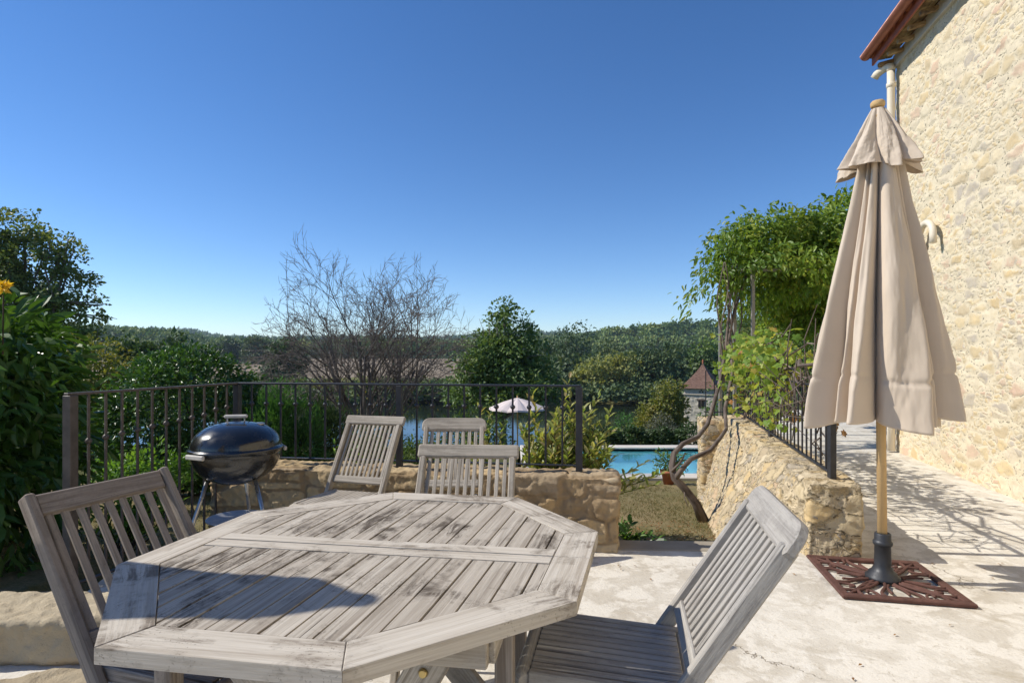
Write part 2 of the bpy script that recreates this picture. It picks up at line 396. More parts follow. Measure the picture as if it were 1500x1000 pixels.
def xs_for(): 
    a = np.concatenate([[-1], -np.geomspace(1, .0002, 90)[1:], [0], np.geomspace(.0002, 1, 90)]); return a * 4500
XS = np.unique(np.concatenate([np.arange(-14, 14, .3), np.sign(xs_for()) * np.abs(xs_for())]))
XX, YY = np.meshgrid(XS, ys, indexing='ij'); V = np.stack([XX.ravel(), YY.ravel(), H(XX.ravel(), YY.ravel())], 1)
nx, ny = len(XS), len(ys); I, J = np.meshgrid(np.arange(nx - 1), np.arange(ny - 1), indexing='ij'); b = (I * ny + J).ravel()
Q = np.stack([b, b + ny, b + ny + 1, b + 1], 1)
n = NT('ground'); ob = n.coord(); sp = n.n.new('ShaderNodeSeparateXYZ'); n.t.links.new(ob, sp.inputs[0]); Yc = sp.outputs[1]
g1 = n.noise(ob, .9, 5, .65); g2 = n.noise(ob, 9, 5, .7); g3 = n.noise(ob, 60, 4, .7)
lawn = n.mix(n.ramp(g1, [(.38, 0.0), (.62, 1.0)]), (.145, .135, .045), (.30, .225, .115))
lawn = n.mix(n.ramp(g2, [(.4, 0.0), (.65, .6)]), lawn, (.36, .28, .16))
lawn = n.mix(n.ramp(g3, [(.35, .5), (.6, 0.0)]), lawn, (.09, .085, .035))
meadow = n.mix(n.ramp(n.noise(ob, .08, 4), [(.4, 0.0), (.6, 1.0)]), (.06, .075, .022), (.13, .12, .045))
field = n.mix(n.ramp(n.noise(n.map(ob, (.02, .004, 1)), 1, 3), [(.35, 0.0), (.65, 1.0)]), (.235, .185, .125), (.29, .225, .155))
wood = n.mix(n.ramp(n.noise(ob, .05, 4), [(.4, 0.0), (.6, 1.0)]), (.025, .04, .015), (.05, .07, .02))
t = n.math('MULTIPLY', n.math('SUBTRACT', Yc, 10.5), 2, True); c = n.mix(t, lawn, meadow)
c = n.mix(n.math('MULTIPLY', n.math('SUBTRACT', Yc, 165), .1, True), c, field)
c = n.mix(n.math('MULTIPLY', n.math('SUBTRACT', Yc, 405), .1, True), c, wood)
mg = n.done(c, .95, n.bump(g3, .7, .02, n.bump(g2, .5, .02)), Specular_IOR_Level=.1)
tag(link('ground', np_mesh('ground', V, Q, True), mg), kind='structure')

# river
n = NT('river_water'); ob = n.coord()
nb = n.bump(n.noise(n.map(ob, (.5, 1.6, 1)), 1.2, 4), .25, .03)
mr = n.done((.018, .026, .014), .06, nb, Specular_IOR_Level=.5)
mb = MB(); mb.add([(-900, 52, -8.2), (900, 52, -8.2), (900, 112, -8.2), (-900, 112, -8.2)], [(0, 1, 2, 3)])
tag(mb.build('river', mr), kind='structure')

# ------------------------------------------------------------------ swimming pool
PX0, PX1, PY0, PY1, PZ = .6, 8.5, 11.05, 14.0, -1.03
mcop = m_plain('pool_coping_stone', (.62, .57, .50), .85, 0, .1, 3, .3, .2)
n = NT('pool_liner'); mlin = n.done(n.mix(n.ramp(n.noise(n.coord(), 1.4, 3), [(.4, 0.0), (.6, 1.0)]), (.30, .76, .82), (.36, .82, .86)), .5)
n = NT('pool_water'); q = n.noise(n.coord(), 3.2, 3, .5); mpw = n.done((.80, .97, 1.0), .02, n.bump(q, .25, .02), Transmission_Weight=1.0, IOR=1.33)
mb = MB()
mb.box(((PX0 + PX1) / 2, PY0 - .2, PZ - .11), (PX1 - PX0 + .8, .4, .26), .012); mb.box(((PX0 + PX1) / 2, PY1 + .2, PZ - .06), (PX1 - PX0 + .8, .4, .16), .012)
mb.box((PX0 - .2, (PY0 + PY1) / 2, PZ - .11), (.4, PY1 - PY0 - .004, .26), .012); mb.box((PX1 + .2, (PY0 + PY1) / 2, PZ - .11), (.4, PY1 - PY0 - .004, .26), .012)
tag(mb.build('pool_coping', mcop), kind='structure')
mb = MB(); z0 = PZ - 1.4; z1 = PZ - .02
mb.add([(PX0, PY0, z0), (PX1, PY0, z0), (PX1, PY1, z0), (PX0, PY1, z0), (PX0, PY0, z1), (PX1, PY0, z1), (PX1, PY1, z1), (PX0, PY1, z1)],
       [(0, 1, 2, 3), (0, 4, 5, 1), (1, 5, 6, 2), (2, 6, 7, 3), (3, 7, 4, 0)])
tag(mb.build('pool_basin', mlin), kind='structure')
mb = MB(); mb.add([(PX0, PY0, PZ - .06), (PX1, PY0, PZ - .06), (PX1, PY1, PZ - .06), (PX0, PY1, PZ - .06)], [(0, 1, 2, 3)])
tag(mb.build('pool_water', mpw), kind='structure')

# ------------------------------------------------------------------ terrace
n = NT('terrace_concrete'); ob = n.coord()
a1 = n.noise(ob, 1.1, 6, .62, .5); a2 = n.noise(n.map(ob, (1, 1, 1), (3, 1, 0)), 5.5, 6, .68, .3); a3 = n.noise(ob, 45, 5, .7)
c = n.mix(n.ramp(a1, [(.36, 0.0), (.52, .55), (.66, 1.0)]), (.50, .445, .36), (.66, .61, .52))
c = n.mix(n.ramp(a2, [(.46, .0), (.55, .8)]), c, (.74, .69, .60))
c = n.mix(n.ramp(n.noise(ob, 2.4, 5, .7, .8), [(.56, .0), (.70, .65)]), c, (.42, .36, .265))
c = n.mix(n.ramp(a3, [(.30, .55), (.42, .0)]), c, (.36, .31, .24))
c = n.mix(n.ramp(n.noise(ob, 13, 6, .75, .4), [(.58, .0), (.66, .55)]), c, (.40, .34, .25))
c = n.mix(n.ramp(n.noise(ob, 3.6, 6, .7, 1.2), [(.33, .6), (.42, .0)]), c, (.80, .76, .68))
c = n.mix(n.ramp(n.noise(n.map(ob, (1, 1, 1), (9, 4, 0)), 110, 2, .5), [(.70, .0), (.74, .8)]), c, (.22, .18, .13))
wp = n.n.new('ShaderNodeVectorMath'); wp.operation = 'ADD'; n.t.links.new(ob, wp.inputs[0])
wn2 = n.noise(ob, 3.0, 5, .7, 0, 'Color'); ms = n.n.new('ShaderNodeVectorMath'); ms.operation = 'SCALE'; n.t.links.new(wn2, ms.inputs[0]); ms.inputs['Scale'].default_value = .45
n.t.links.new(ms.outputs[0], wp.inputs[1])
cr = n.voro(wp.outputs[0], .62, 'DISTANCE_TO_EDGE'); crk = n.ramp(cr, [(.0, 1.0), (.0035, 0.0)])
crk = n.math('MULTIPLY', crk, n.ramp(n.noise(ob, 1.6, 3), [(.46, 0.0), (.56, .9)]))
c = n.mix(crk, c, (.24, .19, .13))
sc = n.ramp(n.voro(n.map(ob, (1, 1, 1)), 8, 'F1'), [(.0, 1.0), (.06, 1.0), (.075, 0.0)])
sc = n.math('MULTIPLY', sc, n.ramp(n.noise(ob, 2.2, 3), [(.55, 0.0), (.6, .7)])); c = n.mix(sc, c, (.30, .25, .19))
hh = n.math('SUBTRACT', n.math('ADD', a2, n.math('MULTIPLY', a3, .4)), crk)
nb = n.bump(a3, .55, .003, n.bump(hh, .55, .012))
mt = n.done(c, .88, nb, Specular_IOR_Level=.2)
OUT = [(-3.8, -5), (8, -5), (8, 13.0), (6.3, 13.0), (2.95, 7.7), (2.02, 3.78), (1.9, 3.86), (.6, 3.86), (.2, 4.06), (-2.05, 4.40), (-2.36, 3.4), (-2.2, 2.66), (-3.8, 2.56)]
mb = MB(); k = len(OUT)
mb.add([(x, y, 0) for x, y in OUT] + [(x, y, -.6) for x, y in OUT], [tuple(range(k))] + [(i, i + k, (i + 1) % k + k, (i + 1) % k) for i in range(k)])
tag(mb.build('terrace', mt), kind='structure')
mb = MB(); mb.beam((.66, 3.90, -.038), (1.66, 3.86, -.038), .20, .09, (0, 1, 0), .01)
tag(mb.build('threshold_slab', m_plain('threshold_stone', (.33, .285, .22), .9, 0, .15, 5, .5, .2)), kind='structure')

# ------------------------------------------------------------------ stone walls
# low wall along the front edge of the terrace
def frame_fn(o, ax, ay):
    ax = np.array(ax) / np.linalg.norm(ax); ay = np.array(ay) / np.linalg.norm(ay)
    return lambda V: np.stack([o[0] + V[:, 0] * ax[0] + V[:, 1] * ay[0], o[1] + V[:, 0] * ax[1] + V[:, 1] * ay[1], o[2] + V[:, 2]], 1)
LW0 = (-2.15, 4.13); LWd = (1.0, -.137); LWn = (.137, 1.0)
masonry('low_terrace_wall', (2.86, .30, .83), .0085, M_low, None, (.36, .26, .14), .014, .085, .012, 3, .22,
        frame_fn((LW0[0], LW0[1], -.35), LWd, LWn), .024, drop=lambda c: (c[:, 2] < .3) & (c[:, 1] > .28), jit=(.85, .6, .32), pw=7.0, tilt=1.2)
tag(bpy.data.objects['low_terrace_wall'], 'low ochre rubble stone wall behind the table, under the black railing', 'wall')
# retaining wall between the lawn and the right-hand path
RW0 = (1.88, 3.67); RWL = 4.15; RWT = .31
rd = np.array((.2285, .9735)); rn = np.array((.9735, -.2285))
def ret_fn(V):
    a, t, z = V[:, 0], V[:, 1], V[:, 2] - 1.25          # z above the terrace
    B = (.43 - .09 * sstep(2.5, 4, a)) * sstep(-.03, .62, a)
    off = B * np.clip((.47 - z) / (.60 + .50 * sstep(.4, 3.6, a)), 0, 1.15) ** 1.0 * (1 - np.clip(t / RWT, 0, 1))
    return np.stack([RW0[0] + a * rd[0] + (t - off) * rn[0], RW0[1] + a * rd[1] + (t - off) * rn[1], z], 1)
masonry('retaining_wall', (RWL, RWT, 1.25 + .47), .0115, M_ret, None, (.24, .30, .15), .009, .13, .018, 13, .4, ret_fn, .018,
        drop=lambda c: (c[:, 1] > .29) & (c[:, 2] < 1.2))
rw = tag(bpy.data.objects['retaining_wall'], 'thick cream rubble retaining wall rising from the lawn beside the path', 'wall')
masonry('wall_end_block', (.50, .5, 1.62), .02, M_ret, rw, (.24, .24, .2), .012, .14, .04, 23, .4, frame_fn((2.44, 7.50, -1.2), (.9735, -.2285), (.2285, .9735)), .016)
# the kerb of big stones left of the terrace
M_blk = m_stone('weathered_kerb_stone', [(.50, .41, .27), (.56, .47, .33), (.42, .34, .22), (.52, .43, .29)], (.36, .29, .19), .9, 2.4, .8)
masonry('stone_kerb', (2.3, .30, .50), .012, M_blk, None, (.62, .9, .33), .020, .07, .012, 5, .12, frame_fn((-1.70, 2.42, -.32), (-1, -.06), (-.06, 1)), .018, jit=(.6, .3, .2), pw=8.0, tilt=.6)
tag(bpy.data.objects['stone_kerb'], 'low kerb of big pale stone blocks beside the hedge on the left', 'kerb')
masonry('doorstep_slab', (1.5, .36, .06), .012, M_blk, None, (1.6, .9, .9), .01, .05, .02, 8, .1, frame_fn((-1.62, 2.36, -.02), (-1, -.28), (.28, -1)), .01)
tag(bpy.data.objects['doorstep_slab'], 'long flat pale stone slab lying below the kerb on the left edge', 'stone slab')
M_rock = m_stone('dark_garden_rock', [(.24, .20, .15), (.28, .23, .17)], (.22, .18, .13), .8, 1.6)
def boulder(x, y, z, s, label, seed):
    P, Q = box_grid((1, 1, 1), .05); P = P - .5; nn = P / np.linalg.norm(P, axis=1, keepdims=True)
    P = (.35 * P + .35 * nn); P = P + nn * (.11 * fbm(P * 3 + seed, 4, seed))[:, None]; P = P * np.array(s)
    o = link('garden_rock', np_mesh('garden_rock', P, Q, True, {'q': P * 2 + seed, 'cell': np.full(len(P), .3), 'cell2': np.full(len(P), .6), 'mortar': np.zeros(len(P))}), M_rock)
    o.location = (x, y, z); o.rotation_euler = (0, 0, seed); tag(o, label, 'rock', 'rocks under the laurel hedge')
boulder(-2.50, 3.02, -.17, (.42, .36, .34), 'brown rock under the laurel hedge, nearest to the stone kerb', 3)
boulder(-2.86, 3.08, -.17, (.34, .3, .38), 'grey brown rock half in the dark under the laurel hedge', 5)

# ------------------------------------------------------------------ house
HC = np.array((5.02, 7.60)); hd = np.array((-.2290, -.9734)); hn = np.array((-.9734, .2290))   # along the wall towards us; outwards
HL = 11.0; HH = 5.13
house = thing('stone_house', (HC[0], HC[1], 0), 'tall cream rubble stone house wall with red brown eaves on the right', 'house')
def hp(s, o, z): return (hd[0] * s + hn[0] * o, hd[1] * s + hn[1] * o, z)
def house_fn(V):  # V x along, y inwards depth, z
    s, o, z = V[:, 0], -V[:, 1], V[:, 2] - .3
    return np.stack([hd[0] * s + hn[0] * o, hd[1] * s + hn[1] * o, z], 1)
masonry('front_wall', (HL, .5, HH + .3), .0185, M_house, house, (.25, .3, .14), .005, .26, .03, 31, .55, house_fn, .010,
        drop=lambda c: (c[:, 1] > .45) | ((c[:, 1] > .05) & (c[:, 0] > 1)))
mpl = m_plain('lime_plaster', (.62, .55, .43), .9, 0, .08, 2, .4, .2)
mb = MB(); mb.beam(hp(.02, -3.2, -.3), hp(.02, -3.2, HH), 5.4, .5, hn.tolist() + [0], .01) if False else None
mb = MB()
def quad(mb, a, b, c, d): mb.add([a, b, c, d], [(0, 1, 2, 3)])
quad(mb, hp(0.03, -.5, -.3), hp(0.03, -7, -.3), hp(0.03, -7, HH), hp(0.03, -.5, HH)); quad(mb, hp(0, -7, -.3), hp(HL, -7, -.3), hp(HL, -7, HH), hp(0, -7, HH))
quad(mb, hp(HL, -.03, -.3), hp(HL, -7, -.3), hp(HL, -7, HH), hp(HL, -.03, HH)); mb.add([hp(.03, -.02, HH - .02), hp(.03, -7, HH - .02), hp(.03, -3.6, HH + 1.75)], [(0, 1, 2)]); mb.add([hp(HL, -.02, HH - .02), hp(HL, -7, HH - .02), hp(HL, -3.6, HH + 1.75)], [(0, 1, 2)])
mb.build('plain_walls', mpl, house)
# whitewashed wall top under the eaves, its shade put into the grey colour
mb = MB(); mb.beam(hp(.03, .012, HH - .06), hp(HL, .012, HH - .06), .16, .05, (0, 0, 1), .004); mb.build('shaded_wall_top', m_plain('shaded_limewash', (.52, .50, .47), .9, 0, .1, 4, .3, .2), house)
mtile = m_plain('terracotta_tile', (.40, .15, .085), .85, 0, .25, 9, .5, .2)
n = NT('eaves_board'); ob = n.coord(); q = n.noise(n.map(ob, (2, 2, 2)), 4, 5, .65)
mbd = n.done(n.ramp(q, [(.3, (.10, .065, .035)), (.5, (.30, .20, .10)), (.7, (.42, .33, .19))]), .9, n.bump(q, .7, .01))
OV = .24
slope = lambda o: HH + .03 - (o) * .10
mb = MB()
for k in range(3):       # rough sawn boards of the soffit, running along the wall
    o0 = .035 + k * .075
    mb.beam(hp(-.03, o0 + .035, slope(o0) + .012), hp(HL, o0 + .035, slope(o0) + .012), .071, .022, hp(0, 1, -.10), .004)
mb.build('soffit', mbd, house)
mb = MB()
for k in range(18):
    mb = MB(); s0 = .03 + k * .30
    mb.beam(hp(s0, .02, HH - .035), hp(s0, OV - .03, HH - .075), .06, .05, hd.tolist() + [0], .006); mb.build('rafter', mbd, house)
pass
mb = MB(); mb.beam(hp(-.04, OV + .012, HH + .03), hp(HL, OV + .012, HH + .03), .15, .024, (0, 0, 1), .003); mb.build('fascia_board', m_plain('red_brown_paint', (.30, .085, .045), .6, 0, .2, 6, .3, .35), house)
mb = MB(); ng = 12       # half-round gutter
vs = []; 
for s0 in (-.06, HL):
    for k in range(ng + 1):
        a = math.pi * k / ng; vs.append(hp(s0, OV + .095 + .066 * math.cos(a), HH + .105 - .066 * math.sin(a)))
    for k in range(ng, -1, -1):
        a = math.pi * k / ng; vs.append(hp(s0, OV + .095 + .060 * math.cos(a), HH + .105 - .060 * math.sin(a)))
K = 2 * (ng + 1)
mb.add(vs, [(i, (i + 1) % K, K + (i + 1) % K, K + i) for i in range(K)] + [tuple(range(ng + 1))], None, True)
mb.build('gutter', m_plain('painted_gutter_metal', (.26, .10, .065), .45, .2, .15, 5, .1, .5), house)
# roof of canal tiles
mb = MB()
def roof_z(o): return HH + .09 + (OV + .06 - o) * .45
quad(mb, hp(-.08, OV + .08, HH + .09), hp(HL + .2, OV + .08, HH + .09), hp(HL + .2, -3.6, HH + 1.90), hp(-.08, -3.6, HH + 1.90)); quad(mb, hp(-.08, -3.6, HH + 1.90), hp(HL + .2, -3.6, HH + 1.90), hp(HL + .2, -7.4, HH + .05), hp(-.08, -7.4, HH + .05))
for k in range(52):
    s0 = -.0 + k * .22
    p0 = Vector(hp(s0, OV + .06, HH + .115)); p1 = Vector(hp(s0, -3.6, HH + 1.93)); n_ = 9
    mb.tube([p0.lerp(p1, j / n_) for j in range(n_ + 1)], [.085 - .012 * (j % 2) for j in range(n_ + 1)], 8, True)
mb.build('roof', mtile, house)
# white downpipe on the corner of the wall and the curved outlet further along
mpvc = m_plain('cream_plastic_pipe', (.74, .66, .52), .45, 0, .05, 2, .05, .45)
mb = MB(); o_ = .085
mb.tube([hp(.10, o_, 4.93)] + [hp(.10, o_, z) for z in np.linspace(4.7, .02, 12)], .047, 14)
mb.tube([hp(-.12, o_ + .12, 4.955), hp(-.09, o_ + .10, 4.99), hp(-.05, o_ + .07, 5.01), hp(.02, o_ + .03, 5.02), hp(.08, o_, 5.0), hp(.10, o_, 4.93)], .050, 14)
for z in (4.72, 2.9, 1.2): mb.lathe([(.049, 0), (.056, .005), (.056, .055), (.049, .06)], 14, hp(.10, o_, z))
mb.build('downpipe', mpvc, house)
mb = MB(); pts = []
for k in range(13):
    a = R(185 - 190 * k / 12); pts.append(hp(1.08 + .17 * math.cos(a), .09, 2.60 + .155 * math.sin(a)))
mb.tube([hp(.86, -.02, 2.50), hp(.88, .05, 2.52), *pts, hp(1.255, .09, 2.50)], .036, 12); mb.build('outlet_pipe', mpvc, house)
# ------------------------------------------------------------------ weathered teak furniture
W_top = m_wood('weathered_table_teak', (.62, .565, .475), (.40, .345, .275), (.17, .135, .10), 1.0)
W_edge = m_wood('weathered_border_teak', (.70, .645, .555), (.50, .44, .355), (.26, .205, .15), .85)
W_chair = m_wood('weathered_chair_teak', (.54, .485, .405), (.38, .33, .265), (.18, .15, .115), .35)
W_chair2 = m_wood('grey_chair_teak', (.48, .45, .40), (.36, .33, .29), (.18, .165, .15), .3)
W_chair3 = m_wood('brown_grey_chair_teak', (.36, .315, .27), (.25, .21, .175), (.14, .11, .085), .3)
M_brass = m_plain('brass_bolt', (.55, .42, .18), .4, .9, .1, 10, .1)

# table: measured corners of the octagon, in metres round its centre
TC = (-.386, 1.667)
hv = [(-.407, -.567), (.0875, -.6475), (.532, -.363), (.654, .142)]          # near left, near right, right near, right far
OCT = hv + [(-x, -y) for x, y in hv]                                          # counter-clockwise
table = thing('garden_table', (TC[0], TC[1], 0), 'octagonal grey weathered teak garden table in the foreground', 'table')
TH = .74; TT = .032
def inset(poly, d):
    n = len(poly); out = []
    for i in range(n):
        p0, p1, p2 = (Vector(poly[(i + j) % n]) for j in (-1, 0, 1))
        e1 = (p1 - p0).normalized(); e2 = (p2 - p1).normalized(); n1 = Vector((-e1.y, e1.x)); n2 = Vector((-e2.y, e2.x))
        a = p1 + n1 * d; b = p1 + n2 * d; den = e1.x * e2.y - e1.y * e2.x
        t = ((b.x - a.x) * e2.y - (b.y - a.y) * e2.x) / den; out.append(tuple(a + e1 * t))
    return out
INN = inset(OCT, .098)
ja = R(-8.6); jd = (math.cos(ja), math.sin(ja)); jn = (-jd[1], jd[0])         # the joint between the two halves
sdv = Vector((OCT[3][0] - OCT[2][0], OCT[3][1] - OCT[2][1])).normalized()     # slat direction
mb = MB()
for i in range(8):
    j = (i + 1) % 8; poly = [OCT[i], OCT[j], INN[j], INN[i]]
    e = Vector((OCT[j][0] - OCT[i][0], OCT[j][1] - OCT[i][1])).normalized()
    c_ = (sum(p[0] for p in poly) / 4, sum(p[1] for p in poly) / 4)
    poly = [(c_[0] + (p[0] - c_[0]) * .9985, c_[1] + (p[1] - c_[1]) * .996) for p in poly]
    for sgn in (1, -1):                                                       # the joint cuts the two side boards
        q = clip(poly, jn[0] * .0015 * sgn, jn[1] * .0015 * sgn, jn[0] * sgn, jn[1] * sgn)
        if len(q) > 2 and abs(sum(q[k][0] * q[(k + 1) % len(q)][1] - q[(k + 1) % len(q)][0] * q[k][1] for k in range(len(q)))) > 1e-4:
            mb.prism(q, TH - TT, TH + random.uniform(-.0008, .0008), tuple(e), .0022)
mb.build('border_frame', W_edge, table)
INN2 = inset(OCT, .100)
mb = MB()
for sgn in (1, -1):
    q = clip(INN2, jn[0] * .0015 * sgn, jn[1] * .0015 * sgn, jn[0] * sgn, jn[1] * sgn)
    q = clip(q, jn[0] * .054 * sgn, jn[1] * .054 * sgn, -jn[0] * sgn, -jn[1] * sgn)
    mb.prism(q, TH - TT + .002, TH + .0006 * sgn, jd, .002)
mb.build('middle_board', W_edge, table)
for sgn in (1, -1):
    mb = MB(); half = clip(INN2, jn[0] * .0565 * sgn, jn[1] * .0565 * sgn, jn[0] * sgn, jn[1] * sgn)
    snx, sny = sdv.y, -sdv.x; pitch = .0585
    for k in range(-12, 13):
        a = k * pitch + .006; q = clip(half, snx * a, sny * a, snx, sny)
        if len(q) < 3: continue
        q = clip(q, snx * (a + pitch - .0052), sny * (a + pitch - .0052), -snx, -sny)
        if len(q) < 3: continue
        mb.prism(q, TH - TT + .006, TH - .0012 + random.uniform(-.0012, .0012), tuple(sdv), .0018)
    mb.build('slat_panel', W_top, table)
# under-frame
def tp(a, b, z): return (jd[0] * a + jn[0] * b, jd[1] * a + jn[1] * b, z)
mb = MB(); za = TH - TT - .034
for b in (-.40, .40): mb.beam(tp(-.40, b, za), tp(.40, b, za), .066, .026, (0, 0, 1))
for a in (-.40, .40): mb.beam(tp(a, -.386, za), tp(a, .386, za), .066, .026, (0, 0, 1))
mb.beam(tp(0, -.386, za), tp(0, .386, za), .05, .04, (0, 0, 1))
mb.build('apron', W_chair, table)
for a, b in ((-.36, -.375), (.40, -.18), (.36, .375), (-.38, .2)):
    mb = MB(); mb.beam(tp(a, b, 0), tp(a, b, TH - TT - .004), .045, .045, jd + (0,)); mb.build('leg', W_chair3, table)
for b, s_ in ((-.352, 1), (.352, 1)):
    mb = MB(); mb.beam(tp(-.02, b, .12), tp(.31, b, TH - TT - .004), .085, .026, jd + (0,)); mb.beam(tp(.25, b - .03, .12), tp(-.2, b - .03, TH - TT - .07), .085, .026, jd + (0,)); br = mb.build('cross_brace', W_chair, table)
    mb = MB(); c0 = Vector(tp(.25, b - .016, .60)); c1 = Vector(tp(.25, b - .0165 - .006, .60)); mb.tube([c0, c1], [.011, .008], 14); mb.build('bolt', M_brass, br)

# folding chairs: x across, y forwards, z up
def chair(loc, face, label, style, w=.45, ns=10, ztop=.87, wood=None, seat=True):
    wood = wood or W_chair
    t = thing('folding_chair', (loc[0], loc[1], 0), label, 'chair', 'folding teak chairs round the garden table', math.atan2(-face[0], face[1]))
    yt = -.30; yf = .28
    def on(z): return yt + (yf - yt) * (ztop - z) / ztop
    hw = w / 2 - (.028 if style != 'inset' else .012)
    dirv = Vector((0, yf - yt, -ztop)).normalized(); nrm = Vector((0, ztop, yf - yt)).normalized()
    over = .0 if style != 'inset' else .012
    for sx in (-1, 1):
        x = sx * hw; top = Vector((x, on(ztop - (.052 if style != 'inset' else 0)), ztop - (.052 if style != 'inset' else 0)))
        mb = MB(); mb.beam(top, (x, yf, 0), .027, .046, (1, 0, 0), .005); mb.build('side_frame', wood, t)
        if seat:
            mb = MB(); xi = sx * (hw - .034); mb.beam((xi, .33, .415), (xi, -.26, 0), .025, .04, (1, 0, 0), .004); mb.build('leg', wood, t)
    # top rail
    mb = MB(); zc = ztop - .032
    if style == 'inset':
        mb.beam((-hw + .0145, on(zc), zc), (hw - .0145, on(zc), zc), .068, .024, nrm.cross(Vector((1, 0, 0))), .005)
    else:
        # board lying along the stiles, its upper edge rounded or straight; extruded across its thickness
        L = w / 2; Hh = .075 if style == 'round' else .062; prof = []
        if style == 'round':
            for sx, rr in ((1, 1), (-1, -1)): pass
            r = .045
            pts = [(-L, 0), (-L + .012, -.012), (L - .012, -.012), (L, 0), (L, Hh - r)]
            pts += [(L - r + r * math.cos(a), Hh - r + r * math.sin(a)) for a in np.linspace(.25, math.pi / 2, 6)]
            pts += [(-L + r - r * math.cos(a), Hh - r + r * math.sin(a)) for a in np.linspace(math.pi / 2, .25, 6)] + [(-L, Hh - r)]
        else:
            pts = [(-L + .006, 0), (L - .006, 0), (L, .006), (L, Hh - .006), (L - .006, Hh), (-L + .006, Hh), (-L, Hh - .006), (-L, .006)]
        th = .030 if style == 'round' else .026; base = Vector((0, on(ztop), ztop)) + dirv * Hh
        m_ = len(pts); vs = []; gs = []; o_ = random.random() * 40
        cx_ = 0; cy_ = Hh / 2
        for d_, k_ in ((-th / 2, .006), (-th / 2 + .005, 0), (th / 2 - .005, 0), (th / 2, .006)):
            for px, pz in pts:
                px2 = px * (1 - k_ / L); pz2 = cy_ + (pz - cy_) * (1 - 2 * k_ / Hh)
                vs.append(base - dirv * pz2 + Vector((px2, 0, 0)) + nrm * d_); gs.append((px + o_, pz + o_, d_))
        fs = [(r_ * m_ + j, r_ * m_ + (j + 1) % m_, (r_ + 1) * m_ + (j + 1) % m_, (r_ + 1) * m_ + j) for r_ in range(3) for j in range(m_)]
        fs += [tuple(range(m_ - 1, -1, -1)), tuple(3 * m_ + j for j in range(m_))]
        mb.add(vs, fs, gs)
    mb.build('top_rail', wood, t)
    # slatted back with its lower cross rail
    mb = MB(); z1 = ztop - .055; z0 = .50
    mb.beam((-hw + .0145, on(z0), z0), (hw - .0145, on(z0), z0), .045, .022, dirv, .004)
    for k in range(ns):
        x = (-hw + .0145) + (2 * hw - .029) * (k + .5) / ns if ns > 8 else (-hw + .0145) + (2 * hw - .029) * (k + .6) / (ns + .2)
        mb.beam((x, on(z0 + .018), z0 + .018), (x, on(z1), z1), .021 if ns < 11 else .0165, .011, (1, 0, 0), .002)
    mb.build('backrest', wood, t)
    if seat:
        mb = MB(); sw = hw - .016 - .002; zs = .43
        for sx in (-1, 1): mb.beam((sx * (sw - .012), -.055, zs - .014), (sx * (sw - .012), .375, zs + .006), .024, .042, (1, 0, 0), .004)
        nn = 10
        for k in range(nn):
            x = -sw + .03 + (2 * sw - .06) * (k + .5) / nn
            mb.beam((x, -.03, zs + .001), (x, .372, zs + .019), .0245, .012, (1, 0, 0), .002)
        mb.tube([(-sw, .385, zs + .003), (-sw + .01, .392, zs + .004), (sw - .01, .392, zs + .004), (sw, .385, zs + .003)], [.016, .022, .022, .016], 10)
        mb.beam((-sw + .026, -.045, zs - .016), (sw - .026, -.045, zs - .016), .03, .02, (0, 0, 1), .003)
        mb.build('seat', wood, t)
        mb = MB(); zz = .20; mb.beam((-hw + .0145, on(zz), zz), (hw - .0145, on(zz), zz), .04, .018, (0, 0, 1)); mb.build('stretcher', wood, t)
        mb = MB(); u = .55; mb.beam((-hw + .048, .33 - .59 * u, .415 * (1 - u)), (hw - .048, .33 - .59 * u, .415 * (1 - u)), .04, .018, (0, 0, 1)); mb.build('stretcher', wood, t)
    return t
def from_top(tx, ty, face, b=.30):          # chair origin from the centre of its top rail
    l = math.hypot(*face); return (tx + face[0] / l * b, ty + face[1] / l * b)
f = (.93, -.37); chair(from_top(-1.335, 1.882, f), f, 'brown grey folding chair at the left end of the table, before the hedge', 'inset', .445, 9, .88, W_chair3)
f = (-.25, -.97); chair(from_top(-.90, 3.86, f), f, 'folding chair by the low stone wall with its slatted seat fully visible', 'overhang', .42, 11, .87)
f = (-.07, -1.0); chair(from_top(-.198, 2.668, f), f, 'folding chair pushed in behind the table, backrest facing the camera', 'overhang', .462, 11, .87)
f = (.02, -1.0); chair(from_top(-.372, 3.77, f), f, 'folding chair with rounded top rail, half hidden behind another chair at the low wall', 'round', .412, 8, .865)
f = (-.98, .19); chair(from_top(.740, 1.588, f), f, 'grey folding chair with thick rounded top rail at the right front of the table', 'round', .47, 9, .885, W_chair2)

# ------------------------------------------------------------------ kettle barbecue
M_enam = m_plain('black_enamel', (.010, .010, .010), .24, 0, .1, 5, .04, .6, .5)
M_steel = m_plain('dull_steel', (.45, .44, .43), .35, .9, .1, 8, .1)
M_ashp = m_plain('grey_aluminium', (.40, .40, .40), .45, .7, .15, 8, .2)
M_grip = m_plain('weathered_handle', (.50, .47, .42), .7, 0, .15, 20, .2)
M_rub = m_plain('black_rubber', (.02, .02, .02), .7)
gz = .775
bbq = thing('kettle_barbecue', (-1.70, 3.58, 0), 'black round kettle barbecue with closed lid on a steel tripod', 'barbecue', None, R(8))
mb = MB(); prof = [(.02, -.235)] + [(.285 * math.sin(a), -.235 * math.cos(a) ** .9) for a in np.linspace(.12, math.pi / 2, 22)] + [(.292, .0), (.297, .005), (.290, .010), (.279, .008)]
mb.lathe([(r, z + gz) for r, z in prof], 64); bowl = mb.build('bowl', M_enam, bbq)
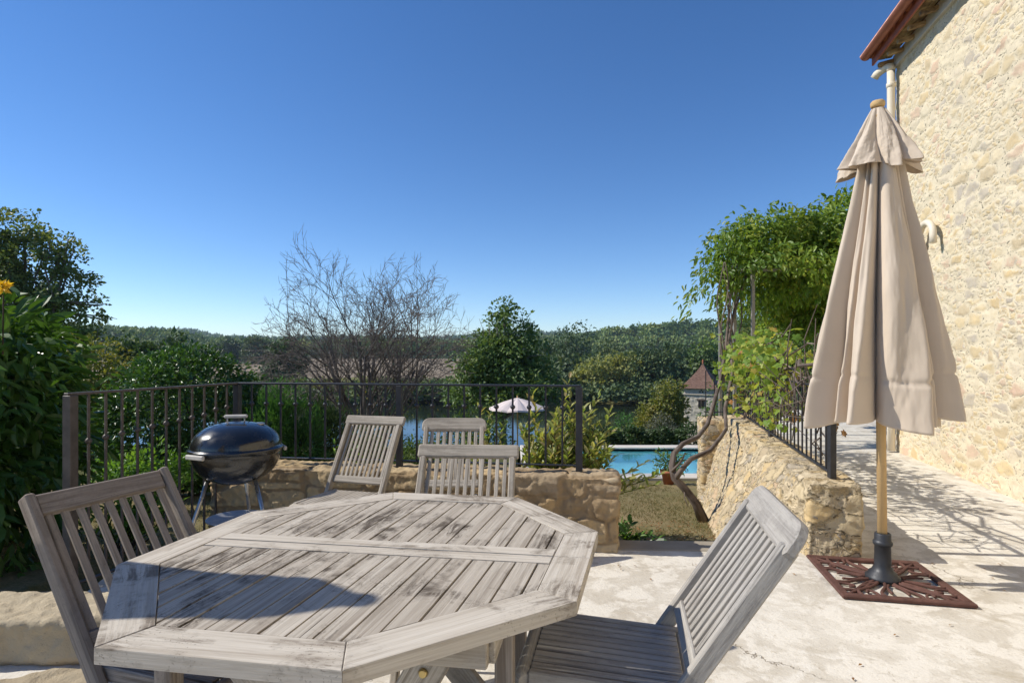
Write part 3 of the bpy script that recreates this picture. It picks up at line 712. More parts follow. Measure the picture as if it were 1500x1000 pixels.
mb = MB(); prof = [(.283, .006), (.300, .008), (.302, .014), (.297, .021), (.289, .024)] + [(.286 * math.cos(a) ** .82, .024 + .165 * math.sin(a)) for a in np.linspace(.02, math.pi / 2 - .03, 24)] + [(.001, .1893)]
mb.lathe([(r, z + gz) for r, z in prof], 64); lid = mb.build('lid', M_enam, bbq)
mb = MB(); mb.beam((-.075, -.01, gz + .228), (.075, -.01, gz + .228), .032, .022, (0, 1, 0), .006); bbq.scale = (.9, .9, .9); h = mb.build('lid_handle', M_grip, lid)
mb = MB(); mb.tube([(-.055, -.01, gz + .22), (-.055, -.01, gz + .178)], .005, 8); mb.tube([(.055, -.01, gz + .22), (.055, -.01, gz + .178)], .005, 8); mb.box((0, -.01, gz + .186), (.13, .05, .006)); mb.build('handle_bracket', M_steel, lid)
mb = MB(); mb.lathe([(.001, .008), (.045, .008), (.047, .004), (.047, 0)], 24, (.13, .03, gz + .168)); mb.build('air_vent', M_steel, lid)
mb = MB(); mb.beam((-.235, -.225, gz - .005), (-.10, -.305, gz - .005), .030, .022, (0, 0, 1), .006); mb.tube([(-.21, -.19, gz - .008), (-.225, -.222, gz - .008)], .006, 8); mb.tube([(-.11, -.255, gz - .008), (-.12, -.29, gz - .008)], .006, 8); mb.build('side_handle', M_grip, bowl)
mb = MB(); mb.beam((.255, .18, gz - .01), (.305, .07, gz - .01), .030, .022, (0, 0, 1), .006); mb.build('side_handle', M_grip, bowl)
for k, (ax, ay) in enumerate(((-.30, -.22), (.30, -.20), (.0, .36))):
    mb = MB(); p0 = Vector((ax * .5, ay * .5, gz - .19)); p1 = Vector((ax, ay, .075 if k else .01)); mb.tube([p0, p1], .0135, 12)
    lg = mb.build('leg', M_steel, bbq)
    if k:
        mb = MB(); c_ = Vector((ax, ay, .08)); dx = Vector((.02 if k == 1 else -.02, 0, 0))
        mb.tube([c_ - dx * .1, c_ + dx * .25, c_ + dx * 1.1, c_ + dx * 1.3], [.02, .078, .08, .07], 28); mb.build('wheel', M_rub, bbq)
        mb = MB(); mb.tube([c_ + dx * 1.32, c_ + dx * 1.5], [.03, .02], 16); mb.build('hub_cap', M_steel, bbq)
mb = MB(); mb.lathe([(.001, .300), (.15, .297), (.185, .312), (.19, .312), (.19, .306), (.15, .290), (.001, .293)], 40); mb.build('ash_catcher', M_ashp, bbq)
mb = MB(); mb.tube([(-.22, -.16, .235), (.22, -.15, .235)], .004, 6); mb.tube([(-.22, -.16, .235), (0, .27, .235)], .004, 6); mb.tube([(.22, -.15, .235), (0, .27, .235)], .004, 6)
for q in np.linspace(.1, .9, 9): mb.tube([Vector((-.22, -.16, .235)).lerp(Vector((0, .27, .235)), q), Vector((.22, -.15, .235)).lerp(Vector((0, .27, .235)), q)], .003, 5)
mb.build('wire_rack', M_steel, bbq)

# ------------------------------------------------------------------ railings
M_iron = m_plain('black_painted_iron', (.030, .030, .034), .5, .1, .25, 20, .25, .5)
M_iron2 = m_plain('brown_grey_painted_iron', (.085, .070, .060), .55, .1, .3, 14, .3, .45)
rail = thing('terrace_railing', (-2.02, 4.27, 0), 'iron railing with knobbed bars behind the barbecue, standing on the low stone wall', 'railing')
A = Vector((-2.42, 3.18, 0)) - rail.location; B = Vector((0, 0, 0)); C = Vector((.455, 3.93, 0)) - rail.location
zt = 1.068
mb = MB(); mb.beam(A + Vector((-.01, -.02, zt)), B + Vector((0, 0, zt)), .036, .014, (A - B).cross(Vector((0, 0, 1))), .002); mb.build('top_rail', M_iron2, rail)
mb = MB(); mb.beam(B + Vector((0, 0, zt)), C + Vector((.012, 0, zt)), .036, .014, (B - C).cross(Vector((0, 0, 1))), .002); mb.build('top_rail', M_iron, rail)
mb = MB(); mb.beam(B + Vector((0, 0, .53)), C + Vector((0, 0, .53)), .03, .010, (B - C).cross(Vector((0, 0, 1))), .002); mb.build('bottom_rail', M_iron, rail)
mb = MB(); mb.beam(A + Vector((0, 0, .02)), B + Vector((0, 0, .02)), .03, .010, (A - B).cross(Vector((0, 0, 1))), .002); mb.build('bottom_rail', M_iron2, rail)
def post(mb_, p, z0, z1, s): mb_.beam(p + Vector((0, 0, z0)), p + Vector((0, 0, z1)), s, s, (C - B), .003)
for p, z0, s, m_ in ((A, -.3, .052, M_iron2), (B, -.3, .045, M_iron), (B.lerp(C, .495), .40, .042, M_iron), (C, .40, .046, M_iron)):
    mb = MB(); post(mb, p, z0, zt - .007, s); mb.build('post', m_, rail)
def baluster(p, z0, zk, m_, ax, root, knob=True, z1=None, s=.0125):
    mb = MB(); mb.beam(p + Vector((0, 0, z0)), p + Vector((0, 0, z1 or zt - .007)), s, s, ax, .0015); o = mb.build('baluster', m_, root)
    if knob:
        mb = MB(); mb.lathe([(.006, -.017), (.014, -.010), (.0185, 0), (.014, .010), (.006, .017)], 12, p + Vector((0, 0, zk))); mb.build('knob', m_, o)
nb_ = 22
for k in range(1, nb_):
    if k == 11: continue
    baluster(B.lerp(C, k / nb_), .535, .92, M_iron, (C - B), rail)
for k in range(1, 12):
    q = k / 12; baluster(A.lerp(B, q), .025, .79 + .10 * q + (.0 if k < 10 else .02), M_iron2, (A - B), rail)
rr = thing('path_railing', (2.10, 3.81, 0), 'plain black iron railing on top of the retaining wall, overgrown by grapevine', 'railing')
D = Vector((.2285, .9735, 0)); E = D * 3.88; zt2 = 1.055
mb = MB(); mb.beam(Vector((0, 0, zt2)), E + Vector((0, 0, zt2)), .036, .012, (1, 0, 0), .002); mb.build('top_rail', M_iron, rr)
mb = MB(); mb.beam(Vector((0, 0, .505)), E + Vector((0, 0, .505)), .03, .010, (1, 0, 0), .002); mb.build('bottom_rail', M_iron, rr)
for q in (0, .5, 1):
    mb = MB(); mb.beam(E * q + Vector((0, 0, .40)), E * q + Vector((0, 0, zt2 - .006)), .042, .042, (1, 0, 0), .003); mb.build('post', M_iron, rr)
for k in range(1, 31):
    baluster(E * (k / 31), .51, 0, M_iron, D, rr, False, zt2 - .006, .0125)
F_ = E + Vector((-.42, .10, 0))
for zz_ in (zt2, .505):
    mb = MB(); mb.beam(E + Vector((0, 0, zz_)), F_ + Vector((0, 0, zz_)), .036, .012, (0, 1, 0)); mb.build('return_rail', M_iron, rr)
for k in range(1, 5): baluster(E.lerp(F_, k / 4), .3, 0, M_iron, D, rr, False, zt2 - .006, .0125)

# ------------------------------------------------------------------ parasols
def m_canvas():
    n = NT('beige_canvas'); ob = n.coord(); q = n.noise(ob, 2.0, 4, .6); f_ = n.noise(n.map(ob, (1, 1, .15)), 14, 3)
    c = n.mix(n.ramp(q, [(.35, 0.0), (.65, 1.0)]), (.66, .55, .425), (.72, .605, .48))
    n.done(c, .85, n.bump(n.noise(ob, 700, 1), .15, .0006, n.bump(f_, .35, .012)), Specular_IOR_Level=.15, Sheen_Weight=.1)
    tr = n.n.new('ShaderNodeBsdfTranslucent'); tr.inputs[0].default_value = (.55, .42, .28, 1); mx = n.n.new('ShaderNodeMixShader'); mx.inputs[0].default_value = .18
    n.t.links.new(n.b.outputs[0], mx.inputs[1]); n.t.links.new(tr.outputs[0], mx.inputs[2]); n.t.links.new(mx.outputs[0], n.out.inputs[0]); return n.m
M_canvas = m_canvas()
M_pole = m_wood('pale_varnished_pole', (.62, .44, .22), (.54, .36, .17), (.45, .29, .13), .05, .5)
M_cast = m_plain('rusty_cast_iron', (.115, .055, .042), .75, .1, .3, 18, .5, .3)
M_socket = m_plain('dark_cast_socket', (.035, .037, .042), .5, .3, .2, 14, .3, .5)
def cloth(name, prof, nfold, phase, amp, root, m_, seam=None, hem=0, nth=288, seed=1, lean=None):
    """prof: list of (z, mean radius); folds bulge outwards with sharp creases between"""
    zs = np.array([p[0] for p in prof]); rs = np.array([p[1] for p in prof]); nz = 130
    tz = np.linspace(0, 1, nz); z = zs[0] + (zs[-1] - zs[0]) * tz
    rad = np.interp(-z, -zs, rs)
    th = np.linspace(0, 2 * math.pi, nth, endpoint=False); TH_, T = np.meshgrid(th, tz); Z = np.broadcast_to(z[:, None], TH_.shape).copy(); RR = np.broadcast_to(rad[:, None], TH_.shape).copy()
    wv = TH_ + .22 * np.sin(2 * TH_ + phase) + .12 * np.sin(3 * TH_ + 2 * phase + T * 1.2)
    a = amp[0] + (amp[1] - amp[0]) * T
    u = np.abs(np.sin(nfold * wv / 2 + phase)); fold = 1.12 * u ** .7 - .12 * u ** 4
    k_ = np.floor((nfold * wv / 2 + phase) / math.pi).astype(int) % nfold
    big = (np.sin(k_ * 2.4 + seed) * .5 + .5)
    RR = RR * (1 - a + a * fold * (.66 + .56 * big)) * (1 + .05 * np.sin(2 * nfold * wv + 6 * T + seed) * T)
    p = np.stack([np.cos(TH_).ravel() * 3, np.sin(TH_).ravel() * 3, Z.ravel() * 2.2], 1)
    RR = RR + (fbm(p * 1.4, 3, seed) * .016).reshape(RR.shape) * (.3 + T)
    Z = Z - hem * (T ** 8) * (1.5 * (fold - .45) + 1.0 * np.sin(k_ * 1.9 + 1) * fold - .9 * np.cos(TH_) * (1 - fold))
    RR = RR + .010 * T * fbm(np.stack([TH_.ravel() * 5, T.ravel() * 9, T.ravel() * 0 + seed], 1), 4, seed + 4).reshape(RR.shape)
    if seam: RR = RR * (1 - .035 * np.exp(-((T - seam - .012 * np.sin(3 * TH_)) / .0075) ** 2) + .015 * sstep(seam, seam + .03, T))
    RR = np.maximum(RR, .031); X = RR * np.cos(TH_); Y = RR * np.sin(TH_)
    if lean: X = X + lean[0] * T; Y = Y + lean[1] * T
    V = np.stack([X.ravel(), Y.ravel(), Z.ravel()], 1)
    i, j = np.meshgrid(np.arange(nz - 1), np.arange(nth), indexing='ij'); i = i.ravel(); j = j.ravel(); j2 = (j + 1) % nth
    o = link(name, np_mesh(name, V, np.stack([i * nth + j, (i + 1) * nth + j, (i + 1) * nth + j2, i * nth + j2], 1), True), m_, root)
    md = o.modifiers.new('thickness', 'SOLIDIFY'); md.thickness = .0022; md.offset = -1
    return o
def parasol(loc, label, wide, z0, ztop, capw, seed, tilt=(0, 0)):
    t = thing('patio_umbrella', loc, label, 'umbrella', None, 0, tilt[0], tilt[1])
    mb = MB(); mb.tube([(0, 0, .10), (0, 0, 1.2), (0, 0, ztop - .03)], .0245, 24); mb.build('pole', M_pole, t)
    mb = MB(); mb.lathe([(.001, 0), (.030, -.001), (.037, -.010), (.037, -.028), (.032, -.036), (.02, -.04)], 28, (0, 0, ztop + .012)); mb.build('finial', M_pole, t)
    cv = cloth('canopy', [(ztop - .30, .105), (ztop - .42, .122), (ztop - .58, .150), (ztop - .965, .232), (ztop - 1.35, .300), (z0 + .25, wide * .76), (z0, wide * .80)], 14, .5, (.50, .62), t, M_canvas, .84, .028, 520, seed, (-.045, 0))
    cloth('vent_flap', [(ztop - .035, .035), (ztop - .08, .062), (ztop - .2, .125), (ztop - .37, capw * .90)], 10, 1.1, (.2, .55), t, M_canvas, None, .02, 520, seed + 3)
    mb = MB()
    for k in range(8):
        a = 2 * math.pi * k / 8 + .2; mb.beam((.04 * math.cos(a), .04 * math.sin(a), ztop - .08), (.10 * math.cos(a), .10 * math.sin(a), z0 + .18), .014, .018, (-math.sin(a), math.cos(a), 0), .002)
    mb.build('ribs', M_pole, t); bpy.data.objects
    return t
UC = (2.105, 3.295)
parasol((UC[0], UC[1], 0), 'tall closed beige parasol on a pale wooden pole at the right', .43, .925, 2.71, .235, 4, (0, R(-.6)))
st = thing('umbrella_stand', (UC[0], UC[1], 0), 'square rusty cast iron openwork umbrella stand on the concrete', 'umbrella stand', None, R(-11))
mb = MB(); zb = .014; h = .315
for s0, s1 in (((-h, -h), (h, -h)), ((h, -h), (h, h)), ((h, h), (-h, h)), ((-h, h), (-h, -h))):
    d_ = Vector((s1[0] - s0[0], s1[1] - s0[1], 0)).normalized(); n_ = Vector((-d_.y, d_.x, 0))
    p0 = Vector((*s0, zb)) + n_ * .022; p1 = Vector((*s1, zb)) + n_ * .022
    k_ = .0225 if abs(d_.x) > .5 else -.0225
    mb.beam(p0 - d_ * k_ * .98 + d_ * .022, p1 + d_ * k_ * .98 - d_ * .022, .044, .020, n_, .005)
for q in range(4):
    M_ = Matrix.Rotation(q * math.pi / 2, 4, 'Z')
    def cv(pts, r0=.011, r1=None):
        P_ = []; n_ = 14
        for i in range(n_ + 1):
            t_ = i / n_; a, b, c_, d_ = [Vector((*p, zb + .001)) for p in pts]
            P_.append(M_ @ (a * (1 - t_) ** 3 + b * 3 * t_ * (1 - t_) ** 2 + c_ * 3 * t_ * t_ * (1 - t_) + d_ * t_ ** 3))
        mb.tube(P_, [(r0 + ((r1 or r0) - r0) * i / n_) for i in range(n_ + 1)], 8, True, True, None)
    for s_ in (1, -1):
        cv([(.02 * s_, -.05), (.02 * s_, -.16), (.12 * s_, -.20), (.09 * s_, -.275)], .009)
        cv([(.035 * s_, -.05), (.10 * s_, -.13), (.24 * s_, -.14), (.20 * s_, -.285)], .009)
        cv([(.01 * s_, -.10), (.06 * s_, -.17), (.03 * s_, -.24), (.045 * s_, -.215)], .007)
        cv([(.05 * s_, -.04), (.16 * s_, -.10), (.19 * s_, -.20), (.27 * s_, -.27)], .008)
        cv([(.12 * s_, -.285), (.10 * s_, -.20), (.17 * s_, -.17), (.16 * s_, -.23)], .007)
mb.build('base_plate', M_cast, st)
mb = MB(); mb.lathe([(.001, .012), (.088, .012), (.088, .030), (.075, .040), (.070, .052), (.058, .060), (.050, .075), (.043, .09), (.041, .20), (.046, .205), (.050, .212), (.050, .224), (.045, .23), (.042, .235), (.042, .268), (.038, .273), (.026, .273), (.026, .26)], 36)
mb.build('socket', M_socket, st)

# unseen closed parasol of guessed type, added to cast the shadow on the table
parasol((-2.0, 1.47, 0), 'slim closed beige parasol added out of view on the left to shade the table', .20, .9, 2.24, .155, 9)
# ------------------------------------------------------------------ foliage
def unit(v): return v / np.maximum(np.linalg.norm(v, axis=1, keepdims=True), 1e-9)
KITE = (np.array([(0, 0, 0), (.42, -.5, .08), (1, 0, -.08), (.42, .5, .08)]), [(0, 1, 2), (0, 2, 3)])
LEAF = (np.array([(0, 0, 0), (.35, 0, -.02), (.7, 0, -.05), (1, 0, -.14), (.3, -.45, .07), (.68, -.40, .03), (.3, .45, .07), (.68, .40, .03)]),
        [(0, 4, 1), (1, 4, 5), (1, 5, 2), (2, 5, 3), (0, 1, 6), (1, 7, 6), (1, 2, 7), (2, 3, 7)])
_gp = [(0, 0, 0), (-.12, .18, .03), (-.02, .50, .02), (.22, .40, .0), (.45, .62, -.04), (.58, .30, 0), (1, 0, -.10), (.58, -.30, 0), (.45, -.62, -.04), (.22, -.40, 0), (-.02, -.50, .02), (-.12, -.18, .03), (.35, 0, .04)]
GRAPE = (np.array(_gp, float), [(12, i, i + 1) for i in range(0, 11)] + [(12, 11, 0)])
_pv = []; _pf = []
for _k in range(6):
    for _s in (1, -1):
        _b = len(_pv); x0 = .12 + .15 * _k; L_ = .24 * (1 - .05 * _k); ca, sa = .55, .83
        for (a_, c_, u_) in ((0, 0, 0), (.45, -.17, .03), (1, 0, -.10), (.45, .17, .03)):
            _pv.append((x0 + L_ * (a_ * ca - c_ * sa * _s * _s), _s * L_ * (a_ * sa + c_ * ca), L_ * u_ * 2 - .10 * x0 * x0))
        _pf += [(_b, _b + 1, _b + 2), (_b, _b + 2, _b + 3)]
PINN = (np.array(_pv), _pf)
def leaf_mesh(name, P, A, B, L, W, tpl, m, root, rnd=None):
    """leaves at P, growing along A, facing B, of length L and width W"""
    A = unit(A); B = unit(B - A * (A * B).sum(1, keepdims=True)); C = np.cross(B, A); n = len(P); T, F = tpl; k = len(T)
    L = np.broadcast_to(L, n); W = np.broadcast_to(W, n)
    V = P[:, None, :] + A[:, None, :] * (T[None, :, 0, None] * L[:, None, None]) + C[:, None, :] * (T[None, :, 1, None] * W[:, None, None]) + B[:, None, :] * (T[None, :, 2, None] * L[:, None, None])
    Fa = (np.array(F)[None] + (np.arange(n) * k)[:, None, None]).reshape(-1, 3)
    rnd = rng.random(n) if rnd is None else rnd
    me = np_mesh(name, V.reshape(-1, 3), Fa, False, None, {'rnd': np.repeat(rnd, len(F))})
    return link(name, me, m, root)
def crown_pts(lobes, n, clumps=70, spread=.22, shell=.35, r=None, flat=1.0):
    """leaf places gathered in clumps over the skin of several ellipsoids"""
    lobes = np.array(lobes, float); vol = lobes[:, 3] * lobes[:, 4] + lobes[:, 4] * lobes[:, 5]; pr = vol / vol.sum()
    K = rng.choice(len(lobes), clumps, p=pr); d = unit(rng.normal(size=(clumps, 3))); lb = lobes[K]
    fr = 1 - shell * rng.random(clumps) ** 1.3
    cc = lb[:, :3] + d * lb[:, 3:6] * fr[:, None]; sz = lb[:, 3:6].mean(1) * spread * (.6 + .8 * rng.random(clumps))
    w_ = sz ** 2; i = rng.choice(clumps, n, p=w_ / w_.sum()); off = rng.normal(size=(n, 3)); off /= np.maximum(1, np.linalg.norm(off, axis=1, keepdims=True) / 1.5)
    P = cc[i] + off * sz[i][:, None] * np.array([1, 1, flat]); Nn = unit(P - lb[i, :3]); cr = rng.random(clumps)[i]
    return P, Nn, np.clip(.55 * cr + .45 * rng.random(n), 0, 1)
def foliage(name, lobes, n, L, asp, m, root, tpl=KITE, clumps=70, spread=.22, shell=.35, up=.4, droop=0., jitter=.9, flat=1.0, zmin=None):
    P, Nn, r = crown_pts(lobes, n, clumps, spread, shell, None, flat)
    if zmin is not None: k = P[:, 2] > zmin; P, Nn, r = P[k], Nn[k], r[k]
    n = len(P); A = Nn + jitter * rng.normal(size=(n, 3)); A[:, 2] -= droop
    B = Nn * .6 + np.array([-.25, 0, up + .35]) + .55 * rng.normal(size=(n, 3)); l = L * (.65 + .7 * rng.random(n))
    return leaf_mesh(name, P, A, B, l, l * asp, tpl, m, root, r)
def wig(p0, p1, n=6, a=.1, seed=0):
    p0 = Vector(p0); p1 = Vector(p1); L = (p1 - p0).length; out = []
    for i in range(n + 1):
        t = i / n; e = math.sin(math.pi * t) * a * L
        out.append(p0.lerp(p1, t) + Vector((math.sin(seed * 1.7 + t * 5), math.cos(seed * 2.3 + t * 4), math.sin(seed + t * 3) * .4)) * e)
    return out
def trunk(root, lobes, m, r=.12, base=(0, 0, 0), name='trunk', k=2, limbs=True, seed=0):
    mb = MB(); L_ = sorted(lobes, key=lambda q: q[2]); zc = L_[0][2] * .55 + base[2] * .45; fork = Vector((base[0], base[1], zc))
    top = max(lobes, key=lambda q: q[2]); t_ = Vector(top[:3])
    pts = wig(base, fork, 4, .03, seed) + wig(fork, t_, 5, .05, seed + 1)[1:]; n_ = len(pts)
    mb.tube(pts, [r * (1.25 if i == 0 else 1) * (1 - .85 * i / (n_ - 1)) for i in range(n_)], 8)
    if limbs:
        for j, q in enumerate(lobes):
            s0 = pts[2 + j % max(1, n_ - 4)]; w_ = wig(s0, q[:3], 5, .08, seed + j * 3)
            mb.tube(w_, [r * .5 * (1 - .8 * i / 5) for i in range(6)], 6)
            for kk in range(k):
                e = Vector(q[:3]) + Vector((random.uniform(-1, 1) * q[3], random.uniform(-1, 1) * q[4], random.uniform(-.3, 1) * q[5])) * .85
                mb.tube(wig(w_[3], e, 4, .1, j + kk), [r * .22 * (1 - .8 * i / 4) for i in range(5)], 5)
    return mb.build(name, m, root)
B_grey = m_bark('grey_bark', (.10, .085, .07), (.22, .19, .16)); B_dark = m_bark('dark_bark', (.035, .025, .018), (.10, .075, .055))
B_twig = m_bark('grey_twig_bark', (.085, .07, .06), (.19, .165, .145)); B_vine = m_bark('vine_bark', (.075, .055, .045), (.20, .16, .13))
F_laurel = m_leaf('laurel_leaf', [(0.032, 0.080, 0.017), (0.051, 0.123, 0.022), (0.087, 0.189, 0.029), (0.145, 0.261, 0.043)], .28, .38, .45)
F_round = m_leaf('round_laurel_leaf', [(0.025, 0.065, 0.016), (0.048, 0.112, 0.024), (0.081, 0.181, 0.036), (0.136, 0.263, 0.054)], .25, .36, .45)
F_pop = m_leaf('tall_tree_leaf', [(0.081, 0.128, 0.040), (0.136, 0.190, 0.054), (0.200, 0.254, 0.073), (0.307, 0.307, 0.090)], .35, .45)
F_yel = m_leaf('yellowing_leaf', [(0.102, 0.138, 0.029), (0.174, 0.196, 0.041), (0.261, 0.246, 0.051), (0.348, 0.275, 0.058)], .35, .5)
F_mid = m_leaf('mid_green_leaf', [(0.064, 0.117, 0.033), (0.100, 0.173, 0.044), (0.164, 0.245, 0.057), (0.236, 0.307, 0.073)], .3, .5)
F_dark = m_leaf('dark_green_leaf', [(0.033, 0.065, 0.024), (0.051, 0.094, 0.031), (0.076, 0.128, 0.040), (0.109, 0.164, 0.048)], .22, .55)
F_thuja = m_leaf('thuja_leaf', [(0.043, 0.123, 0.032), (0.072, 0.189, 0.043), (0.109, 0.246, 0.058), (0.072, 0.160, 0.043)], .3, .55)
F_wist = m_leaf('wisteria_leaf', [(0.080, 0.152, 0.023), (0.145, 0.246, 0.032), (0.246, 0.348, 0.043), (0.435, 0.435, 0.072)], .42, .42)
F_var = m_leaf('variegated_leaf', [(.22, .30, .06), (.34, .38, .10), (.48, .46, .20), (.36, .26, .13), (.18, .28, .06), (.40, .42, .12)], .42, .45)
F_grape = m_leaf('grape_leaf', [(.13, .24, .04), (.22, .33, .05), (.36, .42, .06), (.50, .48, .09), (.50, .22, .09)], .45, .5)
F_fresh = m_leaf('fresh_leaf', [(0.072, 0.174, 0.029), (0.145, 0.290, 0.043), (0.261, 0.406, 0.072)], .4, .4)
F_willow = m_leaf('pale_willow_leaf', [(.22, .25, .075), (.28, .30, .085), (.36, .35, .11), (.18, .22, .06)], .35, .6)
F_bank = m_leaf('bank_tree_leaf', [(0.054, 0.090, 0.036), (0.081, 0.128, 0.044), (0.128, 0.173, 0.054), (0.181, 0.217, 0.073)], .2, .6)
F_brown = m_leaf('dry_leaf', [(.25, .13, .05), (.35, .20, .08), (.18, .09, .04)], .3, .7)

def at(u, v, Y): return ((u - 750) / 850 * Y, Y, 1.3 - (v - 515) / 850 * Y)
def plant(name, label, cat, Y, lob, n, L, asp, fm, bm=None, base_u=None, r=.1, group=None, part='crown', depth=1.0, ground=None, **kw):
    """lob: lobes given as picture column, row and half-sizes in pixels at distance Y"""
    s = Y / 850; bu = base_u if base_u is not None else lob[0][0]; bx = (bu - 750) * s; gz_ = h1(bx, Y) if ground is None else ground
    t = thing(name, (bx, Y, gz_), label, cat, group); L_ = []
    for q in lob:
        u, v, ru, rv = q[:4]; dy = q[4] if len(q) > 4 else 0; x, _, z = at(u, v, Y + dy); L_.append((x - bx, dy, z - gz_, ru * s, ru * s * depth, rv * s))
    foliage(part, L_, n, L, asp, fm, t, **kw)
    if bm is not None: trunk(t, L_, bm, r, seed=len(label))
    return t
# near hedge on the left
plant('laurel_hedge', 'big glossy green laurel hedge at the left edge beside the terrace', 'hedge', 3.75,
      [(-45, 560, 122, 118), (-125, 640, 200, 220, .5), (-18, 700, 92, 170, .05), (-170, 560, 130, 140), (-8, 520, 74, 82, .1)], 12500, .135, .36, F_laurel, B_dark, -60, .04, None, 'foliage',
      ground=-.12, tpl=LEAF, clumps=420, spread=.17, shell=.22, droop=.55, jitter=.6, up=.5)
t = plant('yellow_flower', 'small yellow flower head at the top of the laurel hedge', 'flower', 3.5, [(4, 421, 5, 5)], 46, .035, .5, m_leaf('yellow_petal', [(.75, .48, .03), (.8, .55, .05)], .4, .5), None, 4, .01, None, 'petals', ground=1.40, tpl=KITE, clumps=8)
mb = MB(); mb.tube([(0, 0, -.12), (.004, 0, .24)], .004, 6); mb.build('stem', B_dark, t)
# tall airy tree
plant('tall_tree', 'tall airy green tree rising behind the laurel hedge on the left', 'tree', 21,
      [(35, 345, 48, 38), (88, 372, 42, 28), (20, 400, 60, 42), (98, 398, 38, 26), (70, 435, 60, 34), (135, 465, 30, 20), (160, 492, 28, 12), (125, 490, 28, 14), (60, 480, 70, 42), (-40, 400, 60, 90), (10, 345, 30, 36), (150, 447, 10, 8), (100, 350, 22, 10)],
      22000, .14, .62, F_pop, B_grey, 30, .22, None, 'crown', tpl=KITE, clumps=420, spread=.15, shell=.85, up=.1, jitter=1.3)
plant('yellow_green_tree', 'loose yellow green tree between the laurel hedge and the round laurel', 'tree', 13,
      [(120, 560, 62, 55), (165, 545, 34, 42), (95, 520, 40, 35), (140, 620, 60, 60), (60, 600, 70, 80), (185, 590, 25, 45)], 9000, .11, .5, F_yel, B_dark, 125, .08, None, 'crown', tpl=KITE, clumps=200, spread=.24, shell=.6)
plant('dark_tree', 'dark spreading tree standing just behind the round laurel', 'tree', 34,
      [(230, 520, 42, 24), (260, 512, 26, 18), (205, 545, 40, 35), (270, 545, 30, 30), (235, 560, 60, 40)], 6000, .32, .6, F_dark, B_dark, 238, .2, None, 'crown', tpl=KITE, clumps=130, spread=.25, shell=.5)
plant('round_laurel', 'large rounded glossy laurel bush behind the barbecue and railing', 'shrub', 8.2,
      [(275, 612, 102, 94), (275, 612, 102, 94), (240, 645, 66, 80, -.1), (335, 640, 48, 80, .1)], 21000, .072, .46, F_round, B_dark, 285, .07, None, 'foliage', tpl=LEAF, clumps=700, spread=.10, shell=.10, droop=.2, jitter=.7, up=.6)
plant('thuja_shrub', 'feathery bright green conifer shrub beside the round laurel', 'shrub', 7.8,
      [(412, 612, 32, 46), (398, 640, 36, 60), (440, 650, 34, 55), (425, 580, 16, 20)], 7000, .085, .18, F_thuja, B_dark, 415, .035, None, 'foliage', tpl=KITE, clumps=260, spread=.17, shell=.5, up=.1, jitter=.5, droop=-.8)
plant('dark_conifer_shrub', 'dark green conifer shrub behind the railing left of the folding chairs', 'shrub', 8.3,
      [(462, 625, 32, 50), (480, 655, 40, 50), (450, 660, 34, 45)], 5000, .085, .2, F_dark, B_dark, 468, .035, None, 'foliage', tpl=KITE, clumps=180, spread=.18, shell=.5, up=.1, jitter=.5, droop=-.6)
plant('green_tree', 'loose mid green tree to the right of the bare tree', 'tree', 31,
      [(738, 458, 24, 26), (716, 478, 22, 22), (764, 480, 22, 24), (735, 508, 48, 36), (695, 530, 36, 34), (772, 530, 36, 36), (735, 560, 62, 44), (690, 575, 40, 30), (790, 570, 30, 32)],
      16000, .22, .6, F_mid, B_grey, 738, .2, None, 'crown', tpl=KITE, clumps=300, spread=.2, shell=.7, jitter=1.2)
# low garden growth seen between the bars
for k, (u, v, ru, rv, Y, lab, fm) in enumerate((
    (540, 660, 60, 32, 9.5, 'low dark shrub growing round the foot of the bare tree', F_dark), (625, 668, 50, 24, 9.2, 'low mid green shrub behind the rounded-top folding chair', F_mid),
    (700, 640, 46, 36, 10.0, 'mixed green shrub behind the railing, left of the distant parasol', F_mid), (210, 690, 60, 26, 6.2, 'low pale shrub growing in front of the round laurel', F_fresh))):
    plant('garden_shrub', lab, 'shrub', Y, [(u, v, ru, rv), (u + ru * .5, v + 8, ru * .6, rv * .8), (u - ru * .5, v + 4, ru * .6, rv * .9)], 2600, .065, .45, fm, B_dark, u, .02, None, 'foliage', clumps=110, spread=.22, shell=.6, zmin=.0)
# plants by the terrace
def stems(t, pts, m, r=.005):
    mb = MB()
    for a, b in pts: mb.tube(wig(a, b, 5, .06, random.random() * 9), [r * (1 - .13 * i) for i in range(6)], 6)
    return mb.build('stems', m, t)
def sprig_plant(name, label, cat, loc, tips, m, L, asp, per=22, tpl=LEAF, rb=.06, sm=None, r=.005, droop=0):
    """leaves set in pairs along arching stems"""
    t = thing(name, loc, label, cat); P = []; A = []; seg = []; S = MB()
    for tip in tips:
        b = Vector((random.uniform(-rb, rb), random.uniform(-rb, rb), 0)); tip = Vector(tip); pts = wig(b, tip, 7, .08, random.random() * 9)
        S.tube(pts, [r * (1 - .1 * i) for i in range(8)], 6)
        for k in range(per):
            q = .25 + .75 * (k + random.random() * .5) / per; f = min(q, .999) * 7; i = int(f); p = pts[i].lerp(pts[i + 1], f - i); d = (pts[i + 1] - pts[i]).normalized()
            a = k * 2.4 + random.random(); s = Vector((math.cos(a), math.sin(a), .35 - droop)); P.append(p); A.append(s * .9 + d * .7)
    P = np.array(P); A = np.array(A); B = np.array([-.3, 0, .9]) + .4 * rng.normal(size=P.shape); l = L * (.6 + .6 * rng.random(len(P)))
    leaf_mesh('foliage', P, A, B, l, l * asp, tpl, m, t); S.build('stems', sm or B_dark, t); return t
tips = []
